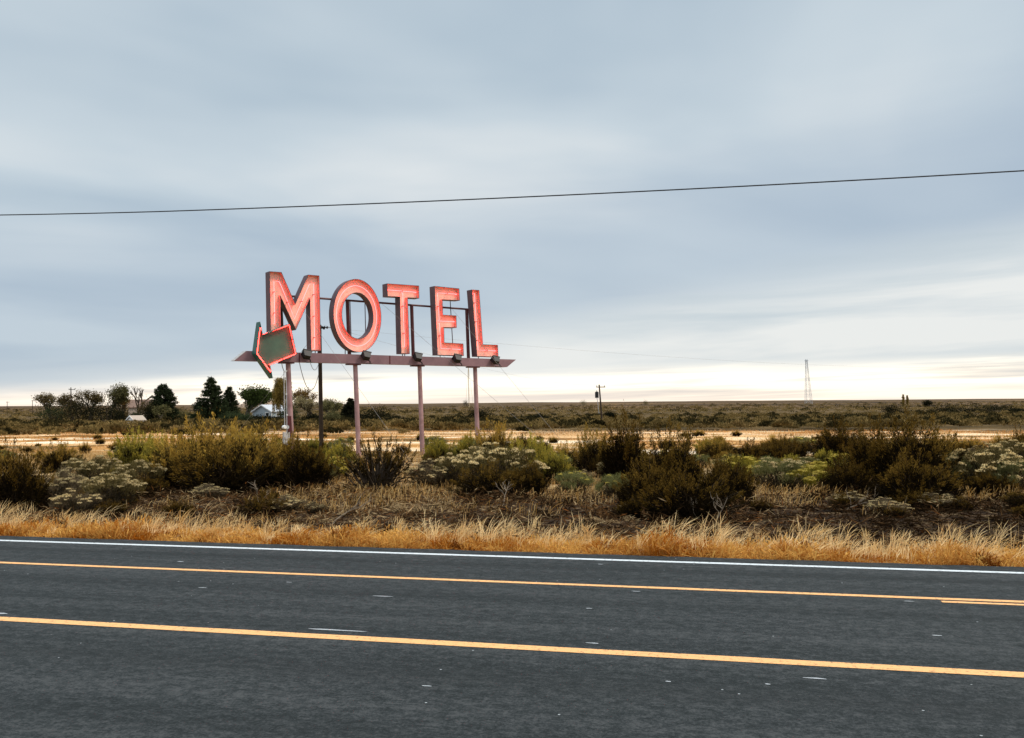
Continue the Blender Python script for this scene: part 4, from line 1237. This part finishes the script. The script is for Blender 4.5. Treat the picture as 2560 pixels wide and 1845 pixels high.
broadleaf(354, 940, 900, 50, Yt - 12, OLV, 'low olive tree in front of the lone dark conifer', 24, depth=3)
conifer(467, 936, 836, 82, Yt, DGR, 'tallest dark conifer, pointed, left of the white house')
conifer(508, 934, 858, 50, Yt + 6, DGR, 'shorter dark conifer behind the tallest one')
broadleaf(548, 934, 864, 84, Yt + 12, GRN, 'broad green tree directly behind the white house', 44, .5, .7)
willow(627, 934, 826, 52, Yt - 10, WIL, 'golden weeping willow behind the leftmost sign post')
broadleaf(684, 932, 860, 56, Yt + 20, RUST, 'rust-brown tree behind the wooden pole', 15)
broadleaf(690, 936, 878, 66, Yt - 4, PALE, 'pale olive tree in front of the rust-brown one', 16)
broadleaf(735, 936, 888, 66, Yt, OLV, 'olive tree right of the wooden pole', 16)
broadleaf(725, 934, 882, 30, Yt + 30, PALE, 'thin pale tree top beyond the olive tree by the wooden pole', 4)
conifer(776, 942, 884, 46, Yt - 25, BLK, 'black narrow conifer beside the second sign post')
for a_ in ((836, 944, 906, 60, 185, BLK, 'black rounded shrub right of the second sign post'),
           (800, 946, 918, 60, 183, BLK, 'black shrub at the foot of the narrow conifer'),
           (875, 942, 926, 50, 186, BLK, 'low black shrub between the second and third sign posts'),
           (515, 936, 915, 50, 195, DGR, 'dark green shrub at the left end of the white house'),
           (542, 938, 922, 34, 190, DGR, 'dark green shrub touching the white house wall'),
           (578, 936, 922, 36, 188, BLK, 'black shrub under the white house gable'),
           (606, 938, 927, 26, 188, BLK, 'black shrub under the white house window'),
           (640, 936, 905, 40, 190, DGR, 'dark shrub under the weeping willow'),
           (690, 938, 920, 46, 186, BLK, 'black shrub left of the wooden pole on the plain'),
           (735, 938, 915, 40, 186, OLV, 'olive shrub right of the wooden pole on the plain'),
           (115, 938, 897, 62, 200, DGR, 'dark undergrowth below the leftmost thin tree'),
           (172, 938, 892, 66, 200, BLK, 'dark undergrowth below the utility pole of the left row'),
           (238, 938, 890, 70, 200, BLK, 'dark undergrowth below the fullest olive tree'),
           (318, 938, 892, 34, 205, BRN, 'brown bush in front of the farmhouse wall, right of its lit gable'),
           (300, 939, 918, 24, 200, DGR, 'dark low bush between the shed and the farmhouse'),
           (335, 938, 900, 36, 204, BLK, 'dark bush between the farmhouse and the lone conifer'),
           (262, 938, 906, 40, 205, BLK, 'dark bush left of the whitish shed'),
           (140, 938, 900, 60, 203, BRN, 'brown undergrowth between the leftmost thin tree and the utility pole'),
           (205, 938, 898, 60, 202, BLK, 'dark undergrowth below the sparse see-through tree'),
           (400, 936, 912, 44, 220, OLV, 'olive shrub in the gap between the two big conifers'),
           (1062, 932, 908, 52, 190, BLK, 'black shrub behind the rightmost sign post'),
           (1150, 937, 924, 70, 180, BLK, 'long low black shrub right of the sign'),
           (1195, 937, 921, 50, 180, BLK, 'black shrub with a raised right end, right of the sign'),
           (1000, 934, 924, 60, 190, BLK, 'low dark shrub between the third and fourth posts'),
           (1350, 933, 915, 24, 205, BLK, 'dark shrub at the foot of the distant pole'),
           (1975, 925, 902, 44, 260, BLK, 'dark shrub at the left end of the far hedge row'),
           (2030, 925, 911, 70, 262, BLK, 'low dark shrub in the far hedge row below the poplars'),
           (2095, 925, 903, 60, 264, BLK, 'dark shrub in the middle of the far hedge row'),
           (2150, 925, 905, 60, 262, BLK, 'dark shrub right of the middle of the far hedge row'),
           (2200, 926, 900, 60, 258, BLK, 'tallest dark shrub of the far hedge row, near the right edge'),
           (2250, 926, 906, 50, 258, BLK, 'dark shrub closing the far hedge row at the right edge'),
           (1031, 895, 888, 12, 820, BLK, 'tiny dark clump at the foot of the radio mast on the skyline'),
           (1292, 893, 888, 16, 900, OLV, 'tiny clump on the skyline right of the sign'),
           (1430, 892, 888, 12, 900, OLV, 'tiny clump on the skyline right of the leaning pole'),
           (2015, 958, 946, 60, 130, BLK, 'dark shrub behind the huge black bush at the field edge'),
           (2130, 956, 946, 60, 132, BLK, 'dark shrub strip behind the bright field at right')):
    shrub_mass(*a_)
broadleaf(2055, 912, 888, 16, 420, BLK, 'small dark lone tree above the far hedge row', 8, .6, .5, depth=3)
for dx, yt, lab in ((2001, 875, 'left one of two thin poplars on the right horizon'), (2010, 877, 'right one of two thin poplars on the right horizon')):
    t = tree_root('poplar', dx, 900, 520, lab); b = t.location.copy(); W, zt = size_of(dx, 900, yt, 5, 520); Ht = zt - b.z
    m = MB(); m.tube([b, b + Zv * Ht * .9], [.18, .05], n=6); m.build('trunk', M['trunk'], t)
    k = 500; f = rng.random(k); rr = W / 2 * np.sin(np.pi * np.clip(f * .85 + .1, 0, 1)) * rng.random(k) ** .5; an = rng.random(k) * 6.283
    P = np.stack([b.x + rr * np.cos(an), b.y + rr * np.sin(an), b.z + Ht * (.12 + .86 * f)], 1)
    m = MB(); m.quad_arr(diamonds(P, unit(rng.normal(size=P.shape) * .4 + np.array([0, 0, 1])), rng.uniform(.6, 1.1, k), rng.uniform(.2, .4, k)), mixc(*WIL, rng.random(k))); m.build('crown', M['leaf'], t)

# ------------------------------------------------------------------ buildings
def house(name, dx, yb, Y, b_ang, wg, ln, hw, hr, mats, label, windows, over=.35):
    g = at(dx * D2F, yb * D2F, Y); z = hz(g.x, g.y)
    t = thing(name, Vector((g.x, g.y, z)), label, 'house')
    r = Vector((math.cos(b_ang), math.sin(b_ang), 0)); s = Vector((math.sin(b_ang), -math.cos(b_ang), 0))     # ridge; towards the viewer's right front
    o = t.location
    def p(a, c, h): return o + r * a + s * c + Zv * h                                                   # a along ridge, c across (0..wg)
    m = MB()
    m.poly([p(0, 0, 0), p(0, wg, 0), p(0, wg, hw), p(0, wg / 2, hr), p(0, 0, hw)])
    m.poly([p(ln, wg, 0), p(ln, 0, 0), p(ln, 0, hw), p(ln, wg / 2, hr), p(ln, wg, hw)])
    m.poly([p(0, wg, 0), p(ln, wg, 0), p(ln, wg, hw), p(0, wg, hw)]); m.poly([p(ln, 0, 0), p(0, 0, 0), p(0, 0, hw), p(ln, 0, hw)])
    wl = m.build('wall', mats[0], t)
    m = MB(); sl = (hr - hw) / (wg / 2)
    for sg in (0, 1):
        c0 = wg / 2; c1_ = -over if sg == 0 else wg + over; h1 = hw - sl * over
        A_ = [p(-over, c0, hr + .02), p(ln + over, c0, hr + .02), p(ln + over, c1_, h1 + .02), p(-over, c1_, h1 + .02)]
        m.hexa(A_, [q + Zv * .16 for q in A_])
    m.build('roof', mats[1], t)
    m = MB()
    for c1_ in (-over, wg + over):
        h1 = hw - sl * over
        A_ = [p(-over - .06, wg / 2, hr - .12), p(-over - .06, wg / 2, hr + .2), p(-over - .06, c1_, h1 + .2), p(-over - .06, c1_, h1 - .12)]
        m.hexa(A_, [q + r * .05 for q in A_])
    m.build('fascia', mats[2], t)
    for face, c0, c1_, h0, h1 in windows:
        def wp(c, h, d): return p(-d, c, h) if face == 'gable' else p(c, wg + d, h)
        m = MB()
        fw = .2
        for a0, a1, b0, b1 in ((c0 - fw, c0, h0 - fw, h1 + fw), (c1_, c1_ + fw, h0 - fw, h1 + fw), (c0, c1_, h1, h1 + fw), (c0, c1_, h0 - fw, h0), (c0, c1_, (h0 + h1) / 2 - .05, (h0 + h1) / 2 + .05)):
            A_ = [wp(a0, b0, .02), wp(a1, b0, .02), wp(a1, b1, .02), wp(a0, b1, .02)]; B_ = [wp(a0, b0, .09), wp(a1, b0, .09), wp(a1, b1, .09), wp(a0, b1, .09)]
            m.hexa(A_, B_)
        w_ = m.build('window', mats[2], t)
        m = MB(); m.poly([wp(c0, h0, .03), wp(c1_, h0, .03), wp(c1_, h1, .03), wp(c0, h1, .03)]); m.build('pane', M['glass'], w_)
    # corner boards
    m = MB()
    for a_, c_ in ((-.03, -.03), (-.03, wg + .03), (ln + .03, wg + .03)):
        m.box(p(a_, c_, hw / 2 - .06), (.16, .16, hw - .14), Matrix.Rotation(b_ang, 3, 'Z'))
    m.build('corner_board', mats[2], t)
    return t
house('cottage', 560, 934, 225, R(54), 7.6, 6.5, 2.5, 4.1, (M['hwall'], M['hroof'], M['white']), 'small pale blue cottage with white trim and light roof among dark trees',
      [('gable', 5.3, 6.6, .55, 2.15), ('side', 1.6, 2.9, .7, 2.0)])
house('farmhouse', 285, 930, 250, R(25), 5.5, 9.5, 3.9, 5.9, (M['fwall'], M['broof'], M['fwall']), 'brown-roofed pale farmhouse half hidden behind the bare tree',
      [('gable', 2.6, 3.8, 3.0, 4.2), ('side', 2, 3.2, 2.2, 3.5), ('side', 6, 7.2, 2.2, 3.5)])
house('shed', 281, 940, 192, R(48), 3.4, 2.6, 1.0, 1.9, (M['white'], M['fwall'], M['white']), 'low whitish shed in front of the farmhouse',
      [('gable', 1.2, 1.9, .4, 1.0)], .2)

# ------------------------------------------------------------------ poles, masts, wires far off
def utility_pole(dx, yb, yt, Y, r, label, arm=True, lean=0.0, can=False, group=None):
    g = at(dx * D2F, yb * D2F, Y); b = Vector((g.x, g.y, hz(g.x, g.y)))
    tp = at((dx + lean) * D2F, yt * D2F, Y)
    t = thing('utility_pole', b, label, 'utility pole', group)
    m = MB(); m.tube([b - Zv * .2, tp], [r, r * .7], n=8); m.build('shaft', M['wood'], t)
    if arm:
        m = MB(); c = tp.lerp(b, .06); m.box(c + Vector((.25, 0, 0)), (1.6, .14, .14)); m.build('crossarm', M['wood'], t)
        for ox in (-.45, .9):
            m = MB(); m.tube([c + Vector((ox, 0, .07)), c + Vector((ox, 0, .3))], .07, n=6); m.build('insulator', M['galv'], t)
    if can:
        c = tp.lerp(b, .26) + Vector((-.55, 0, 0))
        m = MB(); m.tube([c - Zv * .5, c + Zv * .5], .32, n=12); m.tube([c + Zv * .5, c + Zv * .62], [.32, .12], n=12); tr_ = m.build('transformer', M['black'], t)
        m = MB(); m.tube([c + Zv * .6, c + Zv * .85], .06, n=6); m.build('bushing', M['galv'], tr_)
        m = MB(); m.tube([c - Zv * .5, c - Zv * 1.0 + Vector((.1, 0, 0)), c - Zv * 3.2 + Vector((.35, 0, 0))], .05, n=5); m.build('conduit', M['galv'], t)
    return t, tp
UP, UPT = utility_pole(1334, 934, 852, 150, .17, 'leaning wooden utility pole with transformer on the plain right of the sign', True, -7, True)
utility_pole(158, 934, 858, 212, .16, 'utility pole rising among the trees of the left row', True, -1)
utility_pole(16, 905, 889, 420, .16, 'tiny utility pole nearest the left edge on the horizon', True)
utility_pole(72, 905, 886, 420, .16, 'tiny utility pole between the left edge and the tree row', True)
cable('service_wire', sagline(top + U * .2, UPT, .9, 40), .005, M['steelw'], 'thin service wire from the wooden pole to the distant transformer pole', 'wire')
ins = onplane(c1(1285, 912), 2.2)
b_far = at(2500, 915, 100)
SW = thing('spliced_wire', ins, 'thin wire with a black strain insulator between the letters M and O', 'wire')
m = MB(); m.tube(sagline(onplane(c1(1200, 905), 2.2), b_far, .8, 40), .004, n=4); m.build('conductor', M['steelw'], SW)
m = MB(); 
for k in range(3):
    c = ins + U * (.13 * k - .13); m.tube([c - U * .05, c, c + U * .05], [.03, .075, .03], n=8)
m.tube([ins - U * .3, ins + U * .4], .014, n=5); m.build('strain_insulator', M['black'], SW)

def lattice(dx, yb, yt, w_b, w_t, Y, label):
    g = at(dx * D2F, yb * D2F, Y); b = Vector((g.x, g.y, hz(g.x, g.y))); tp = at((dx - 5) * D2F, yt * D2F, Y)
    t = thing('lattice_tower', b, label, 'tower'); Hh = tp.z - b.z; ax = (tp - b)
    wb, wt = w_b * D2F / F * Y / 2, w_t * D2F / F * Y / 2
    def c(k, f):
        sx, sy = ((-1, -1), (1, -1), (1, 1), (-1, 1))[k % 4]; w = wb + (wt - wb) * f
        return b + ax * f + Vector((sx * w, sy * w, 0))
    for k in range(4):
        m = MB(); m.tube([c(k, 0), c(k, 1)], .15, n=4); m.build('leg', M['tower'], t)
    m = MB(); n = 9
    for i in range(n):
        f0, f1 = i / n, (i + 1) / n
        for k in range(4):
            m.tube([c(k, f0), c(k + 1, f1)], .07, n=3); m.tube([c(k + 1, f0), c(k, f1)], .07, n=3); m.tube([c(k, f1), c(k + 1, f1)], .07, n=3)
    m.build('bracing', M['tower'], t)
    m = MB(); m.box(tp, (wt * 4, wt * 4, .6)); m.box(tp + Vector((-wt, 0, .9)), (.5, .5, 1.4)); m.box(tp + Vector((wt, 0, .9)), (.5, .5, 1.4)); m.build('platform', M['tower'], t)
lattice(1791, 888, 799, 13, 3.0, 900, 'grey lattice radio tower standing alone on the right horizon')
g = at(1039 * D2F, 893 * D2F, 700); b = Vector((g.x, g.y, hz(g.x, g.y))); tp = at(1037 * D2F, 800 * D2F, 700)
MA = thing('radio_mast', b, 'slender orange and white guyed radio mast just left of the rightmost post', 'mast')
m = MB(); m.tube([b, tp], .3, n=6); m.build('shaft', M['mast'], MA)
for q in (at(1031 * D2F, 893 * D2F, 700), at(1049 * D2F, 893 * D2F, 700)):
    m = MB(); m.tube([tp.lerp(b, .1), Vector((q.x, q.y, hz(q.x, q.y)))], .1, n=4); m.build('guy_line', M['mast'], MA)
# hill behind the cottage
def hill():
    top_ = at(652, 989, 900); n = 40
    bs = hz(top_.x, top_.y) - 3; Hh = top_.z - bs
    mb = MB(); V = []
    for i in range(13):
        f = i / 12
        for j in range(n):
            an = 2 * math.pi * j / n; rr = 34 * f * (1 + .12 * math.sin(3 * an + 1) + .05 * math.sin(7 * an))
            V.append((top_.x + math.cos(an) * rr, top_.y + math.sin(an) * rr * 1.6, bs + Hh * (1 - f) ** 1.05 + .3 * math.sin(an * 5 + i)*f))
    mb.v = V
    for i in range(12):
        for j in range(n):
            k = (j + 1) % n; mb.f.append((i * n + j, (i + 1) * n + j, (i + 1) * n + k, i * n + k))
    o = mb.build('hill', M['hill'], smooth=True); tag(o, kind='structure')
hill()

# ------------------------------------------------------------------ sky and light
SUN_EL, SUN_AZ = 54, 104                     # behind the camera, to the right
w = bpy.data.worlds.new('World'); scene.world = w; w.use_nodes = True
nt = w.node_tree; N = nt.nodes; L = nt.links; N.clear()
out = N.new('ShaderNodeOutputWorld'); bg = N.new('ShaderNodeBackground'); L.new(bg.outputs[0], out.inputs[0])
tc = N.new('ShaderNodeTexCoord'); sep = N.new('ShaderNodeSeparateXYZ'); L.new(tc.outputs['Generated'], sep.inputs[0])
X, Y_, Z_ = sep.outputs
def mth(op, a, b=None, c=None):
    n = N.new('ShaderNodeMath'); n.operation = op
    for i, v in enumerate((a, b, c)):
        if v is None: continue
        if isinstance(v, (int, float)): n.inputs[i].default_value = v
        else: L.new(v, n.inputs[i])
    return n.outputs[0]
def comb(x, y, z):
    n = N.new('ShaderNodeCombineXYZ')
    for i, v in enumerate((x, y, z)):
        if isinstance(v, (int, float)): n.inputs[i].default_value = v
        else: L.new(v, n.inputs[i])
    return n.outputs[0]
def nz(vec, sc, det, rough=.55, dist=0):
    n = N.new('ShaderNodeTexNoise'); n.inputs['Scale'].default_value = sc; n.inputs['Detail'].default_value = det
    n.inputs['Roughness'].default_value = rough; n.inputs['Distortion'].default_value = dist; L.new(vec, n.inputs['Vector']); return n.outputs['Fac']
def ramp(f, stops):
    r = N.new('ShaderNodeValToRGB'); e = r.color_ramp.elements
    e[0].position, e[0].color = stops[0][0], (*stops[0][1], 1); e[1].position, e[1].color = stops[-1][0], (*stops[-1][1], 1)
    for p, c in stops[1:-1]:
        k = e.new(p); k.color = (*c, 1)
    L.new(f, r.inputs['Fac']); return r.outputs[0]
def mixn(f, a, b):
    n = N.new('ShaderNodeMixRGB')
    if isinstance(f, (int, float)): n.inputs[0].default_value = f
    else: L.new(f, n.inputs[0])
    L.new(a, n.inputs[1]); L.new(b, n.inputs[2]); return n.outputs[0]
def sstep(f, a, b):
    r = N.new('ShaderNodeMapRange'); r.interpolation_type = 'SMOOTHSTEP'; r.inputs['From Min'].default_value = a; r.inputs['From Max'].default_value = b
    L.new(f, r.inputs['Value']); return r.outputs[0]
# cloud deck seen in perspective: directions projected on a high plane, streaks turned across the view
zc = mth('MAXIMUM', Z_, 0.0)
den = mth('ADD', zc, .16)
px_, py_ = mth('DIVIDE', X, den), mth('DIVIDE', Y_, den)
ca, sa_ = math.cos(R(32)), math.sin(R(32))
pu = mth('ADD', mth('MULTIPLY', px_, ca), mth('MULTIPLY', py_, sa_)); pv = mth('SUBTRACT', mth('MULTIPLY', py_, ca), mth('MULTIPLY', px_, sa_))
streak = nz(comb(mth('MULTIPLY', pu, .75), mth('MULTIPLY', pv, 1.3), 3.1), .8, 4, .42, .5)
soft = nz(comb(mth('MULTIPLY', pu, .9), pv, 7.7), .8, 4, .5)
# low-angle bands, long and flat
flat = nz(comb(mth('MULTIPLY', X, 1.6), mth('MULTIPLY', Y_, 1.6), mth('MULTIPLY', mth('SUBTRACT', Z_, mth('MULTIPLY', X, .03)), 17)), 1.0, 5, .55, .3)
# edge of the deck: slopes up to the right
tz = mth('ADD', mth('SUBTRACT', Z_, mth('MULTIPLY', X, .135)), mth('MULTIPLY', mth('SUBTRACT', flat, .5), .10))
tz = mth('ADD', tz, mth('MULTIPLY', mth('SUBTRACT', streak, .5), .05))
deckv = mth('ADD', mth('MULTIPLY', streak, .62), mth('MULTIPLY', soft, .38))
deck = ramp(deckv, [(.37, (.45, .55, .635)), (.47, (.58, .665, .725)), (.57, (.74, .785, .805))])
# the darkest blue-grey belt just above the deck's edge
belt = ramp(deckv, [(.34, (.395, .49, .595)), (.62, (.53, .615, .69))])
up_f = sstep(tz, .17, .30)
deck = mixn(up_f, belt, deck)
light = ramp(flat, [(.34, (.52, .60, .655)), (.48, (.64, .70, .73)), (.62, (.83, .845, .83))])
d_f = sstep(tz, .065, .125)
low = mixn(d_f, light, deck)
thin = nz(comb(mth('MULTIPLY', X, 2.2), mth('MULTIPLY', Y_, 2.2), mth('MULTIPLY', mth('SUBTRACT', Z_, mth('MULTIPLY', X, .022)), 70)), 1.0, 5, .55, .3)
gap = ramp(thin, [(.36, (.64, .635, .63)), (.44, (.98, .91, .80)), (.52, (1.4, 1.28, 1.08))])
ztilt = mth('ADD', mth('ADD', Z_, mth('MULTIPLY', mth('MAXIMUM', mth('SUBTRACT', -.3, X), 0.0), .13)), mth('MULTIPLY', mth('SUBTRACT', flat, .5), .06))
g_f = sstep(ztilt, .029, .052)
skyc = mixn(g_f, gap, low)
# warm cream right at the skyline
hz_f = sstep(Z_, .0, .03)
warm = N.new('ShaderNodeRGB'); warm.outputs[0].default_value = (1.12, .93, .77, 1)
skyc = mixn(hz_f, mixn(.5, warm.outputs[0], skyc), skyc)
# overcast skies are brightest overhead; the part behind the camera is brighter too
over = mth('ADD', mth('ADD', 1.0, mth('MULTIPLY', sstep(Z_, .46, .9), 1.5)), mth('MULTIPLY', sstep(mth('MULTIPLY', Y_, -1.0), .0, .8), .25))
sc_ = N.new('ShaderNodeVectorMath'); sc_.operation = 'SCALE'; L.new(skyc, sc_.inputs[0]); L.new(over, sc_.inputs['Scale'])
nish = N.new('ShaderNodeTexSky'); nish.sky_type = 'NISHITA'; nish.sun_disc = False; nish.sun_elevation = R(SUN_EL); nish.sun_rotation = R(SUN_AZ)
ns = N.new('ShaderNodeVectorMath'); ns.operation = 'SCALE'; L.new(nish.outputs[0], ns.inputs[0]); ns.inputs['Scale'].default_value = .1
fin = mixn(.94, ns.outputs[0], sc_.outputs[0])
L.new(fin, bg.inputs['Color']); bg.inputs['Strength'].default_value = .70

sun = bpy.data.lights.new('sun', 'SUN'); sun.energy = 1.5; sun.angle = R(12); sun.color = (1, .86, .68)
so = bpy.data.objects.new('sun', sun); COL.objects.link(so)
az, el = R(SUN_AZ), R(SUN_EL)
sd = Vector((math.sin(az) * math.cos(el), math.cos(az) * math.cos(el), math.sin(el)))
so.rotation_euler = (-sd).to_track_quat('-Z', 'Y').to_euler(); so.location = sd * 50

scene.view_settings.view_transform = 'Standard'; scene.view_settings.look = 'None'
scene.view_settings.exposure = .55; scene.view_settings.gamma = 1
scene.cycles.use_denoising = True
scene.cycles.max_bounces = 6; scene.cycles.diffuse_bounces = 3; scene.cycles.transparent_max_bounces = 4
